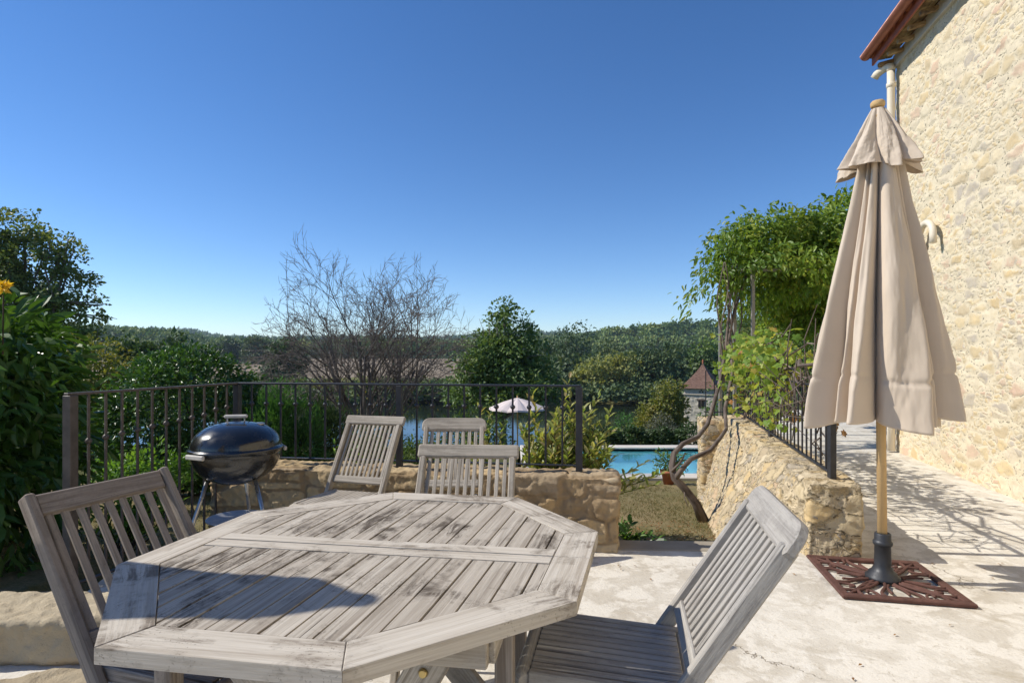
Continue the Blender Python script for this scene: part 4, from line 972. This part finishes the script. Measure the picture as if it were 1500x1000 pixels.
for k in range(130):
    a = random.uniform(0, 6.28); q = random.random() ** .5; tips.append((.40 * math.cos(a) * q + .08, .34 * math.sin(a) * q, random.uniform(.35, 1.02) * (1 - .35 * q)))
tips += [(.60, -.25, .33), (.72, -.32, .30), (.66, -.2, .44), (.52, -.38, .36), (.78, -.22, .36), (.1, 0, 1.08), (-.2, .0, .95), (.34, 0, .95), (.42, -.1, .85), (-.25, .1, .62), (-.22, .05, .8)]
sprig_plant('variegated_shrub', 'yellow green variegated shrub spilling over the low wall beside the gap', 'shrub', (.36, 4.62, .02), tips, F_var, .085, .36, 30)
sprig_plant('small_dark_plant', 'small dark leafed plant at the foot of the low wall beside the threshold', 'plant', (.78, 4.18, -.12), [(.05, -.02, .14), (.16, 0, .10), (.22, .05, .08), (.10, .08, .16), (.02, .03, .18), (.28, -.02, .07)], F_laurel, .09, .4, 12)
sprig_plant('bright_plant', 'bright green leafy plant just behind the thick left railing post', 'plant', (-2.75, 4.1, -.12), [(random.uniform(-.35, .4), random.uniform(-.2, .2), random.uniform(.25, .62)) for _ in range(26)], F_fresh, .10, .3, 18)
sprig_plant('sprig_plant', 'thin yellow green sprigs behind the bars, left of the folding chair seat', 'plant', (-1.33, 4.75, .0), [(random.uniform(-.12, .12), random.uniform(-.1, .1), random.uniform(.35, .75)) for _ in range(7)], F_fresh, .06, .35, 16)
sprig_plant('sprig_plant', 'thin green sprigs behind the bars under the distant parasol', 'plant', (-.25, 4.75, .0), [(random.uniform(-.22, .2), random.uniform(-.1, .1), random.uniform(.45, .98)) for _ in range(12)], F_var, .075, .33, 18)

# ------------------------------------------------------------------ bare tree
bt = thing('bare_tree', (-2.74, 11.0, h1(-2.74, 11.0)), 'leafless many-branched tree standing behind the railing', 'tree')
TB = MB(); TW = MB(); cnt = [0]
def grow(p, d, L, r, lv):
    n_ = 5 if lv < 3 else 4; pts = [p]; q = p.copy(); dd = d.copy()
    for i in range(n_):
        dd = (dd + Vector((random.gauss(0, .06), random.gauss(0, .06), random.gauss(.0, .045)))).normalized(); q = q + dd * (L / n_); pts.append(q.copy())
    r1 = r * (.55 if lv < 4 else .45)
    (TB if lv < 2 else TW).tube(pts, [r + (r1 - r) * i / n_ for i in range(n_ + 1)], 7 if lv < 2 else (5 if lv < 3 else 3), lv < 2)
    cnt[0] += 1
    if lv >= 5 or L < .12: return
    k_ = (4, 4, 4, 3, 2, 1)[lv]
    for j in range(k_):
        f = .3 + .7 * (j + random.random()) / k_; i = min(int(f * n_), n_ - 1); b = pts[i].lerp(pts[i + 1], f * n_ - i)
        ax = Vector((random.gauss(0, 1), random.gauss(0, 1), random.gauss(0, .5))); ax = (ax - dd * ax.dot(dd)).normalized(); an = R(random.uniform(24, 50))
        nd = (dd * math.cos(an) + ax * math.sin(an)); nd.z += .02; nd.normalize(); grow(b, nd, L * random.uniform(.48, .70), max(.0042, r * (.62 - .25 * f)), lv + 1)
for k in range(12):
    a = 2.4 * k + random.uniform(-.2, .2); tl = R((3, 14, 27, 38, 17, 33, 9, 41, 22, 36, 12, 30, 40, 24)[k])
    grow(Vector((.07 * math.cos(a), .07 * math.sin(a), .22)), Vector((math.cos(a) * math.sin(tl), math.sin(a) * math.sin(tl) * .8, math.cos(tl))).normalized(), random.uniform(1.85, 2.1), .040, 0)
TB.tube([(0, 0, -.1), (0, 0, .12), (.01, 0, .34)], [.15, .12, .09], 12)
pp = np.array(TW.v); half = np.percentile(np.abs(pp[:, 0] - .05), 99.3); hgt = np.percentile(pp[:, 2], 99.8)
for M_ in (TB, TW): M_.v = [(x * 2.12 / half, y * 1.75 / half, z * 4.35 / hgt) for x, y, z in M_.v]
TB.build('trunk', B_twig, bt); TW.build('twigs', B_twig, bt)
leaf_mesh('last_leaves', np.array([(random.uniform(-1.3, 1.3), random.uniform(-.8, .8), random.uniform(.4, 1.9)) for _ in range(420)]), rng.normal(size=(420, 3)), rng.normal(size=(420, 3)) + [0, 0, 1], .05, .03, KITE, F_yel, bt)

# ------------------------------------------------------------------ pergola, wisteria, grapevine
M_galv = m_plain('galvanised_post', (.26, .245, .215), .6, .3, .2, 9, .2)
pg = thing('pergola', (3.3, 8.0, 0), 'slim metal pergola frame carrying the wisteria', 'pergola')
for x, y in ((.0, -.05), (.0, .6), (.02, 1.25), (1.86, .15), (3.25, 2.2)):
    mb = MB(); mb.beam((x, y, -.3), (x, y, 2.4), .045, .045, (1, 0, 0)); mb.build('post', M_galv, pg)
mb = MB()
for y in (-.05, .7, 1.3): mb.beam((-.03, y, 2.42), (2.0, y + .1, 2.42), .04, .03, (0, 0, 1))
mb.build('crossbeams', M_galv, pg)
for x in (.0, 1.86):
    mb = MB(); mb.beam((x, -.1, 2.46), (x, 1.4, 2.46), .04, .03, (0, 0, 1)); mb.build('side_beam', M_galv, pg)
ws = thing('wisteria', (1.80, 5.62, h1(1.8, 5.62)), 'wisteria with twisted trunk from the lawn and a big leafy canopy over the pergola', 'climber')
wz = ws.location.z
def W_(u, v, Y): p = at(u, v, Y); return Vector((p[0] - 1.80, p[1] - 5.62, p[2] - wz))
mb = MB()
vt = [W_(1030, 762, 5.62), W_(1020, 738, 5.6), W_(1002, 714, 5.6), W_(988, 700, 5.6), W_(984, 684, 5.65), W_(987, 664, 5.75), W_(1000, 650, 5.9), W_(1022, 640, 6.2), W_(1036, 622, 6.6), W_(1046, 590, 7.1), W_(1054, 560, 7.5), W_(1062, 520, 7.8), W_(1066, 480, 8.0), W_(1070, 430, 8.1), W_(1076, 395, 8.2)]
mb.tube(vt, [.055, .042, .036, .036, .032, .027, .024, .024, .024, .024, .024, .022, .02, .018, .014], 12)
vt = [W_(989, 702, 5.6), W_(998, 688, 5.55), W_(1012, 672, 5.6), W_(1040, 660, 5.75), W_(1056, 640, 6.0), W_(1064, 628, 6.2), W_(1062, 600, 6.8), W_(1068, 570, 7.2), W_(1074, 540, 7.6), W_(1066, 500, 7.9), W_(1078, 450, 8.1), W_(1094, 400, 8.2)]
mb.tube(vt, [.030, .027, .024, .022, .02, .018, .022, .022, .02, .018, .016, .014], 10)
mb.tube([W_(984, 690, 5.6), W_(994, 680, 5.55), W_(1000, 672, 5.5), W_(1004, 662, 5.5)], [.014, .012, .009, .004], 8)
mb.tube([W_(1002, 714, 5.6), W_(1003, 730, 5.55), W_(1008, 742, 5.5)], [.007, .005, .003], 6)
for k in range(6):
    u0 = 1056 + 5 * k; mb.tube([W_(u0 + 6 * math.sin(k * 2 + j * .9), 560 - j * 22, 7.7 + .1 * k) for j in range(9)], [.014 - .001 * j for j in range(9)], 7)
mb.build('trunk', B_vine, ws)
lob = []
for u, v, ru, rv, Y in ((1075, 372, 46, 36, 8.4), (1110, 352, 46, 36, 8.6), (1150, 355, 50, 38, 8.8), (1195, 350, 50, 42, 8.8), (1235, 340, 50, 46, 8.8), (1060, 415, 28, 28, 8.2), (1130, 410, 56, 46, 9.0), (1180, 420, 56, 52, 9.2), (1225, 410, 60, 60, 9.2), (1165, 465, 48, 24, 9.6), (1040, 395, 18, 22, 8.2), (1210, 470, 50, 24, 9.6), (1085, 395, 34, 26, 7.95), (1120, 385, 40, 26, 7.9), (1165, 390, 46, 30, 7.9), (1210, 395, 46, 40, 7.9)):
    p = W_(u, v, Y); s = Y / 850; lob.append((p.x, p.y, p.z, ru * s, ru * s * 1.5, rv * s))
foliage('crown', lob, 36000, .085, .46, F_wist, ws, tpl=LEAF, clumps=620, spread=.21, shell=.5, droop=.75, jitter=.7, up=.5)
P = []; A = []
for u0, v0, n_ in ((1030, 400, 16), (1018, 425, 12), (1008, 440, 8), (1045, 440, 14), (1060, 455, 16), (1000, 452, 4)):
    for k in range(n_ * 3): p = W_(u0 + random.gauss(0, 7), v0 + random.gauss(0, 11), 8.2 + random.gauss(0, .1)); P.append(p); A.append((random.gauss(-.5, .4), random.gauss(0, .4), random.gauss(-.6, .4)))
leaf_mesh('hanging_sprays', np.array(P), np.array(A), rng.normal(size=(len(P), 3)) * .5 + [0, 0, 1], .10, .035, LEAF, F_wist, ws)

gv = thing('grapevine', (2.55, 5.7, .47), 'gnarled grapevine with yellow green and reddish leaves climbing along the black railing', 'climber')
G0 = Vector((2.55, 5.7, .47)); mb = MB()
def rp(q, z, o=0.): v = Vector((2.10, 3.81, 0)) + Vector((.2285, .9735, 0)) * q + Vector((.9735, -.2285, 0)) * o + Vector((0, 0, z)); return v - G0
random.seed(9)
for k, (q0, q1, z0_, z1_, r_) in enumerate(((3.9, -.1, 1.12, 1.24, .020), (3.9, .6, 1.02, 1.10, .016), (3.6, 1.6, .62, .78, .014), (3.9, 1.2, 1.2, 1.5, .012), (3.0, 1.4, .75, 1.0, .012), (2.6, .2, 1.1, 1.42, .010), (3.4, 1.7, .55, .66, .012), (1.6, .1, 1.15, 1.05, .008))):
    n_ = 16; mb.tube([rp(q0 + (q1 - q0) * i / n_, z0_ + (z1_ - z0_) * i / n_ + random.gauss(0, .035), random.gauss(.0, .035)) for i in range(n_ + 1)], [r_ * (1 - .5 * i / n_) for i in range(n_ + 1)], 8)
for k in range(120):
    q = random.uniform(.3, 3.9) if k < 90 else random.uniform(.0, 2.2); z = random.uniform(.60, 1.2); o = random.gauss(0, .05); e = (q + random.gauss(0, .25), z + random.gauss(.12, .2), o + random.gauss(0, .10))
    mb.tube([rp(q, z, o), rp((q + e[0]) / 2 + random.gauss(0, .05), (z + e[1]) / 2 + random.gauss(0, .04), o), rp(*e)], [.006, .0045, .0025], 5)
mb.build('stems', B_vine, gv)
P = []; A = []; rn_ = []
for k in range(1000):
    q = 1.0 + 2.9 * random.random() ** .8; z = min(1.5, random.gauss(1.2, .16)) if random.random() < .8 else random.uniform(.62, 1.1); P.append(rp(q, max(.58, z), random.gauss(-.02, .13))); A.append((random.gauss(-.3, .6), random.gauss(-.4, .5), random.gauss(-.4, .4))); rn_.append(min(1, max(0, random.gauss(.35 + .35 * max(0, 1.25 - z), .25))))
for k in range(44): P.append(rp(random.uniform(1.0, 2.0), random.uniform(.62, 1.1), random.gauss(-.07, .04))); A.append((random.gauss(-.4, .3), random.gauss(-.5, .3), random.gauss(-.5, .3))); rn_.append(random.random() * .45)
for k in range(26): p = at(random.uniform(1040, 1095), random.uniform(530, 560), 7.4); P.append(Vector(p) - G0); A.append((random.gauss(-.3, .5), random.gauss(-.4, .5), random.gauss(-.4, .4))); rn_.append(random.random() * .4)
n_ = len(P); l = .038 + .042 * rng.random(n_)
leaf_mesh('leaves', np.array(P), np.array(A), rng.normal(size=(n_, 3)) * .5 + [-.5, -.5, .5], l, l * .95, GRAPE, F_grape, gv, np.array(rn_))
P = np.array([rp(.30 + random.gauss(0, .02), .80 + random.uniform(-.07, .02), .13 + random.gauss(0, .02)) for _ in range(7)])
leaf_mesh('dry_leaves', P, rng.normal(size=(7, 3)) + [0, 0, -1.5], rng.normal(size=(7, 3)), .05, .04, GRAPE, F_brown, gv)

# garden behind the pergola
for u, v, ru, rv, Y, lab, fm, nm in ((1130, 510, 52, 32, 15, 'twiggy brown green shrub under the wisteria behind the railing', F_yel, 'garden_shrub'), (1185, 520, 50, 46, 14, 'dark green shrub under the wisteria next to the closed parasol', F_mid, 'garden_shrub'),
                             (1240, 480, 60, 95, 16, 'tall green bush behind the terrace path, hidden partly by the closed parasol', F_dark, 'garden_bush'), (1105, 468, 24, 30, 24, 'small rounded tree seen between the pergola posts', F_mid, 'small_tree')):
    plant(nm, lab, 'shrub' if nm != 'small_tree' else 'tree', Y, [(u, v, ru, rv), (u + ru * .5, v + rv * .4, ru * .6, rv * .7), (u - ru * .5, v + rv * .3, ru * .6, rv * .8)], 3600, .09, .5, fm, B_grey, u, .03, None, 'crown', clumps=120, spread=.24, shell=.6)

# ------------------------------------------------------------------ pool side
for k, (u0, u1, lab) in enumerate(((800, 905, 'clipped dark hedge behind the pool, left stretch'), (905, 985, 'clipped dark hedge behind the pool, middle stretch'), (985, 1100, 'clipped dark hedge behind the pool, in front of the stone tower'))):
    c_ = (u0 + u1) / 2; hw_ = (u1 - u0) / 2
    plant('low_hedge', lab, 'hedge', 15.4, [(c_ - hw_ * .5, 642, hw_ * .62, 17), (c_ + hw_ * .5, 644, hw_ * .62, 16)], 3200, .09, .5, F_dark, None, c_, .03, 'low hedge behind the pool', 'foliage', clumps=130, spread=.22, shell=.5, depth=.35)
plant('pointed_shrub', 'small pointed light green shrub behind the pool', 'shrub', 18.5, [(914, 630, 14, 24), (914, 642, 20, 16)], 1500, .08, .4, F_thuja, B_dark, 914, .03, None, 'foliage', clumps=70, spread=.25)
plant('olive_bush', 'grey green rounded bush behind the pool hedge', 'shrub', 21, [(968, 628, 22, 18), (955, 634, 16, 12)], 1800, .10, .3, m_leaf('grey_olive_leaf', [(.12, .13, .09), (.17, .18, .13), (.09, .10, .06)], .2, .6), B_grey, 966, .04, None, 'foliage', clumps=80, spread=.25)
plant('yellow_bush', 'tall yellow green bush left of the stone tower', 'shrub', 40, [(978, 600, 26, 40), (955, 618, 26, 28), (990, 580, 14, 30), (940, 634, 24, 18)], 5200, .26, .5, F_yel, B_grey, 970, .1, None, 'crown', clumps=170, spread=.22, shell=.6)
plant('green_bush', 'green bush beside the right side of the stone tower', 'shrub', 44, [(1075, 600, 36, 44), (1062, 625, 40, 30)], 3000, .26, .5, F_mid, B_grey, 1070, .1, None, 'crown', clumps=120, spread=.22, shell=.6)
pt = thing('potted_plant', (2.74, 10.15, h1(2.74, 10.15)), 'terracotta pot with a small green plant at the pool edge', 'potted plant')
mb = MB(); mb.lathe([(.001, 0), (.085, 0), (.125, .20), (.145, .20), (.15, .245), (.13, .25), (.125, .22), (.001, .21)], 28); mb.build('pot', mtile, pt)
foliage('foliage', [(0, 0, .36, .16, .16, .14)], 260, .10, .3, F_mid, pt, tpl=LEAF, clumps=26, spread=.6, shell=.9)
far_p = thing('garden_parasol', (.245, 26, h1(.245, 26)), 'small open pale parasol far down the garden by the river', 'umbrella')
z_ = h1(.245, 26); mb = MB(); vs = [(0, 0, -.75 - z_)]; 
for rr_, zz in ((.62, -.93), (1.26, -1.20), (1.28, -1.27)):
    for k in range(32):
        a = 2 * math.pi * k / 32; q = rr_ * (1 - .07 * (1 - abs(math.cos(4 * a)))); vs.append((q * math.cos(a), q * math.sin(a), zz - z_ - .05 * (1 - abs(math.cos(4 * a)))))
mb.add(vs, [(0, 1 + k, 1 + (k + 1) % 32) for k in range(32)] + [(1 + r_ * 32 + k, 1 + (r_ + 1) * 32 + k, 1 + (r_ + 1) * 32 + (k + 1) % 32, 1 + r_ * 32 + (k + 1) % 32) for r_ in range(2) for k in range(32)])
cp = mb.build('canopy', m_plain('pale_pink_canvas', (.66, .56, .52), .85, 0, .05, 2), far_p); md = cp.modifiers.new('t', 'SOLIDIFY'); md.thickness = .01
mb = MB(); mb.tube([(0, 0, 0), (0, 0, -.70 - z_)], .03, 10); mb.lathe([(.02, 0), (.04, .04), (.02, .08)], 10, (0, 0, -.74 - z_)); mb.build('pole', M_pole, far_p)

# ------------------------------------------------------------------ stone tower with tiled roof
tw = thing('stone_tower', (16.45, 50, -8.6), 'small square stone dovecote tower with a pointed brown tiled roof by the river', 'tower', None, R(-31)); tw.scale = (1.1, 1.1, 1.0)
M_tower = m_stone('grey_tower_stone', [(.44, .39, .31), (.50, .45, .36), (.39, .34, .27), (.47, .41, .32)], (.52, .47, .38), .5, 1.2)
hw_ = 1.17; TZ = 8.6 - 1.75
masonry('walls', (2 * hw_, 2 * hw_, TZ), .06, M_tower, tw, (.5, .5, .28), .03, .16, .05, 41, .4, lambda V: V - np.array([hw_, hw_, 0]), .02)
mb = MB()
for s0, s1 in (((-1, -1), (1, -1)), ((1, -1), (1, 1)), ((1, 1), (-1, 1)), ((-1, 1), (-1, -1))):
    q = hw_ + .03; mb.beam((s0[0] * q, s0[1] * q, TZ - .55), (s1[0] * q, s1[1] * q, TZ - .55), .12, .12, (0, 0, 1), .02)
mb.build('string_course', M_tower, tw)
n = NT('old_roof_tile'); ob = n.coord(); q = n.noise(n.map(ob, (1, 1, 3)), 6, 4, .7); mrt = n.done(n.ramp(q, [(.3, (.10, .055, .04)), (.5, (.19, .105, .075)), (.7, (.27, .17, .12))]), .9, n.bump(q, .8, .05))
mb = MB(); prev = None; rows = 22
for k in range(rows + 1):
    t_ = k / rows; z = TZ - .05 + 2.1 * t_; e = (hw_ + .24) * ((1 - t_) ** 1.22) + .03
    if prev:
        e0, z0 = prev; ring = []
        vs = [(-e0, -e0, z0), (e0, -e0, z0), (e0, e0, z0), (-e0, e0, z0), (-e0, -e0, z0 + .03), (e0, -e0, z0 + .03), (e0, e0, z0 + .03), (-e0, e0, z0 + .03), (-e, -e, z), (e, -e, z), (e, e, z), (-e, e, z)]
        mb.add(vs, [(i, (i + 1) % 4, 4 + (i + 1) % 4, 4 + i) for i in range(4)] + [(4 + i, 4 + (i + 1) % 4, 8 + (i + 1) % 4, 8 + i) for i in range(4)])
    prev = (e, z)
rf = mb.build('roof', mrt, tw); mb = MB(); mb.lathe([(.08, 0), (.05, .12), (.09, .2), (.02, .32), (.001, .34)], 10, (0, 0, TZ + 2.05)); mb.build('finial', mtile, rf)
mb = MB(); mb.beam((.55, -.95, TZ + .40), (.55, -.5, TZ + .68), .42, .30, (1, 0, 0)); mb.build('dormer', mrt, rf)
M_void = m_plain('dark_opening', (.012, .011, .010), .9); M_tim = m_plain('old_timber', (.12, .09, .07), .85)
for z in (TZ - 1.35, TZ - 3.0):
    mb = MB(); mb.beam((.15, -hw_ - .012, z - .3), (.15, -hw_ - .012, z + .3), .46, .05, (1, 0, 0)); w_ = mb.build('window', M_void, tw)
    mb = MB(); mb.beam((-.18, -hw_ - .02, z + .36), (.48, -hw_ - .02, z + .36), .12, .08, (0, 0, 1)); mb.beam((.15, -hw_ - .04, z - .3), (.15, -hw_ - .04, z + .3), .05, .03, (1, 0, 0)); mb.build('frame', M_tim, w_)
for x, z in ((.05, TZ - .32), (.25, TZ - .32), (.15, TZ - .18)):
    mb = MB(); mb.beam((x, -hw_ - .01, z - .05), (x, -hw_ - .01, z + .05), .1, .04, (1, 0, 0)); mb.build('pigeon_hole', M_void, tw)

# ------------------------------------------------------------------ far bank and hills
def far_tree(name, lab, u, vt, wpx, Y, fm, n=2600, L=.8, grp='trees on the far river bank', low=False):
    s = Y / 850; bx = (u - 750) * s; g = h1(bx, Y); vb = 515 + (1.3 - g) / s; hp_ = vb - vt; L_ = []
    k = 6 if not low else 4
    L_.append((u, vt + hp_ * .36, wpx * .36, hp_ * .34))
    for j in range(k):
        a = j * 2.4 + u; L_.append((u + wpx * .30 * math.cos(a), vt + hp_ * (.42 + .22 * math.sin(a * 1.7)), wpx * .24, hp_ * .24, s * wpx * .25 * math.sin(a)))
    L_.append((u, vt + hp_ * .72, wpx * .46, hp_ * .3))
    return plant(name, lab, 'tree', Y, L_, n, L, .7, fm, B_dark, u, .28, grp, 'crown', clumps=90, spread=.3, shell=.4, zmin=.1)
FT = [('far_tree', 'big dark dome shaped tree on the far bank, tallest of the row', 845, 477, 78, 160, F_dark), ('far_tree', 'dark tree left of the big dome shaped tree', 800, 503, 60, 165, F_dark),
      ('far_tree', 'mid green tree on the ridge right of the dome shaped tree', 903, 498, 56, 175, F_bank), ('willow_tree', 'yellowish willow on the far bank, left one of two', 872, 524, 72, 114, F_willow),
      ('willow_tree', 'yellowish willow on the far bank, right one of two', 918, 520, 64, 116, F_willow), ('far_tree', 'dark green rounded tree on the far bank right of the willows', 958, 504, 78, 114, F_bank),
      ('far_tree', 'dark tree on the far bank left of the tower roof', 1000, 512, 60, 150, F_dark), ('far_tree', 'light green tree right above the tower roof', 1036, 500, 56, 122, F_mid),
      ('far_tree', 'green bank tree between the loose green tree and the willows', 818, 545, 60, 113, F_bank), ('far_tree', 'dark bank tree partly behind the loose green tree', 775, 528, 60, 132, F_dark),
      ('far_tree', 'drooping mid green tree beyond the brown field', 377, 494, 38, 300, F_bank), ('far_tree', 'dark tree left of the bare tree branches', 415, 502, 62, 118, F_dark),
      ('far_tree', 'rounded tree beyond the field left of the drooping tree', 340, 500, 44, 310, F_dark), ('far_tree', 'small dark tree beyond the field above the round laurel', 300, 512, 36, 260, F_bank),
      ('far_tree', 'dark green tree seen through the pergola posts', 1075, 490, 60, 130, F_bank), ('far_tree', 'green tree behind the wisteria trunk', 1120, 500, 60, 126, F_dark)]
for a in FT: far_tree(*a, L=.75 if a[5] < 200 else 1.5)
random.seed(21)
M_bush = None
bl = [('low bank bush in front of the brown field, leftmost behind the bare tree', 430), ('low bank bush behind the bare tree trunk', 530), ('low bank bush behind the right branches of the bare tree', 620), ('low bank bush under the right end of the brown field', 690), ('low bank bush on the far bank behind the railing corner', 340), ('low bank bush seen above the barbecue', 480), ('low bank bush between two bare tree limbs', 575), ('low bank bush left of the loose green tree', 655)]
for lab, u in bl: far_tree('bank_bush', lab, u, 560 + random.uniform(-6, 6), 70, 110 + random.uniform(-1, 3), random.choice([F_bank, F_willow, F_mid]), 1500, .7, 'low bushes on the far river bank', True)
# wooded hills: one mass
def forest(name, count, rmin, rmax, amin, amax, hgt, leaf, per, fm, seed):
    g = np.random.default_rng(seed); a = g.uniform(amin, amax, count); d = g.uniform(rmin, rmax, count); x = a * d / np.sqrt(1 + a * a); y = d / np.sqrt(1 + a * a); z = H(x, y)
    hs = hgt * (.6 + .7 * g.random(count)); ws_ = hs * (.38 + .22 * g.random(count)); i = np.repeat(np.arange(count), per); dr = unit(g.normal(size=(len(i), 3))); dr[:, 2] = np.abs(dr[:, 2]) * 1.0 - .25
    rr_ = .75 + .3 * g.random(len(i)); P = np.stack([x[i] + dr[:, 0] * ws_[i] * rr_, y[i] + dr[:, 1] * ws_[i] * rr_, z[i] + hs[i] * (.5 + .5 * dr[:, 2] * rr_)], 1)
    o = leaf_mesh(name, P, dr + .8 * g.normal(size=dr.shape), dr + [0, 0, .4] + .3 * g.normal(size=dr.shape), leaf * (.6 + .8 * g.random(len(i))), leaf * .8, KITE, fm, None, np.clip(.75 * g.random(count)[i] + .25 * g.random(len(i)), 0, 1))
    tag(o, kind='stuff'); return o
F_hill = m_leaf('hill_wood_leaf', [(0.056, 0.104, 0.041), (0.112, 0.188, 0.056), (0.206, 0.281, 0.075), (0.356, 0.375, 0.112)], .2, .7)
tag(forest('wooded_hillside', 1250, 425, 640, -.95, .55, 11, 2.6, 70, F_hill, 4), 'green wooded hillside along the horizon', 'forest')
tag(forest('distant_wood', 800, 700, 1000, -.95, .2, 12, 5.5, 50, F_hill, 6), 'farther wooded ridge on the horizon', 'forest')
tag(forest('far_hill_wood', 900, 1300, 2000, -1.0, .2, 14, 12, 34, F_hill, 8), 'far bluish wooded hill on the left horizon', 'forest')
tag(forest('riverside_wood', 260, 128, 160, .05, .75, 7, 1.1, 170, F_bank, 12), 'dense green wood along the far river bank', 'forest')
tag(forest('bank_scrub', 620, 105, 117, -.9, .75, 3.2, .8, 60, F_bank, 14), 'low scrub along the far waterline', 'scrub')
# a few village houses
MW = m_plain('pale_render', (.62, .58, .52), .9); MRf = m_plain('village_roof', (.34, .20, .14), .9)
for lab, u, v, w_, Y in (('tiny pale house on the left hillside among trees', 462, 508, 9, 520), ('tiny house with brown roof on the left hillside, right of the pale one', 480, 511, 8, 500), ('long low white farm building beyond the brown field', 640, 531, 40, 405), ('small white farm building beyond the field beside the long one', 684, 532, 18, 400)):
    s = Y / 850; x, y, z = at(u, v, Y); ww = w_ * s; t = thing('distant_house', (x, y, z - 3.5), lab, 'house', 'houses far beyond the river')
    mb = MB(); mb.box((0, 0, 2), (ww, 7, 4), .05); mb.build('wall', MW, t)
    mb = MB(); mb.add([(-ww / 2 - .3, -3.9, 4), (ww / 2 + .3, -3.9, 4), (ww / 2 + .3, 3.9, 4), (-ww / 2 - .3, 3.9, 4), (-ww / 2 - .3, 0, 5.8), (ww / 2 + .3, 0, 5.8)], [(0, 1, 5, 4), (2, 3, 4, 5), (0, 4, 3), (1, 2, 5), (0, 3, 2, 1)]); mb.build('roof', MRf, t)

# ------------------------------------------------------------------ grass
def grass(name, n_, box, L, m, dens=None):
    x = rng.uniform(box[0], box[1], n_); y = box[2] + (box[3] - box[2]) * rng.random(n_) ** 1.3
    p = np.stack([x, y, x * 0], 1); k = fbm(p * 1.8, 3, 77) + .35 * rng.normal(size=n_) > -.05; x, y = x[k], y[k]; z = H(x, y); n_ = len(x)
    P = np.stack([x, y, z], 1); A = rng.normal(size=(n_, 3)) * .75; A[:, 2] = .8
    return tag(leaf_mesh(name, P, A, rng.normal(size=(n_, 3)), L * (.5 + rng.random(n_)), L * .16, KITE, m, None), kind='stuff')
F_grass = m_leaf('dry_grass_blade', [(.12, .125, .04), (.19, .17, .07), (.32, .25, .13), (.40, .31, .18)], .25, .7)
tag(grass('lawn_grass', 60000, (-6, 2.6, 3.95, 10.2), .035, F_grass), 'short dry grass of the lawn', 'grass')
g_ = rng.random((500, 2)); P = np.stack([.7 + 1.2 * g_[:, 0], 4.0 + 1.6 * g_[:, 1], 0 * g_[:, 0]], 1); P[:, 2] = H(P[:, 0], P[:, 1]) + .012
tag(leaf_mesh('fallen_leaves', P, rng.normal(size=(500, 3)) * [1, 1, .2], np.tile([0, 0, 1.], (500, 1)) + .2 * rng.normal(size=(500, 3)), .028, .018, KITE, F_brown, None), 'fallen dry leaves scattered on the lawn by the threshold', 'leaves', None, 'stuff')

n_ = 70; x = rng.uniform(-1.6, 3.6, n_); y = 3.55 - .9 * rng.random(n_) ** 2 * rng.uniform(0, 2, n_); P = np.stack([x, y, np.full(n_, .008)], 1)
tag(leaf_mesh('dry_leaf_litter', P, rng.normal(size=(n_, 3)) * [1, 1, .05], np.tile([0, 0, 1.], (n_, 1)) + .25 * rng.normal(size=(n_, 3)), .022, .011, KITE, F_brown, None), 'tiny dry leaves scattered on the concrete', 'leaves', None, 'stuff')

# ------------------------------------------------------------------ air
hb = MB(); hb.box((0, 1000, 14), (4600, 2400, 92), .5); hz = hb.build('haze', None)
hm = bpy.data.materials.new('haze_air'); hm.use_nodes = True; nt = hm.node_tree; nt.nodes.remove(nt.nodes['Principled BSDF'])
pv = nt.nodes.new('ShaderNodeVolumePrincipled'); pv.inputs['Color'].default_value = (.70, .84, 1, 1); pv.inputs['Density'].default_value = .00016; pv.inputs['Anisotropy'].default_value = .2
nt.links.new(pv.outputs[0], nt.nodes['Material Output'].inputs['Volume']); hz.data.materials.append(hm); tag(hz, kind='stuff')
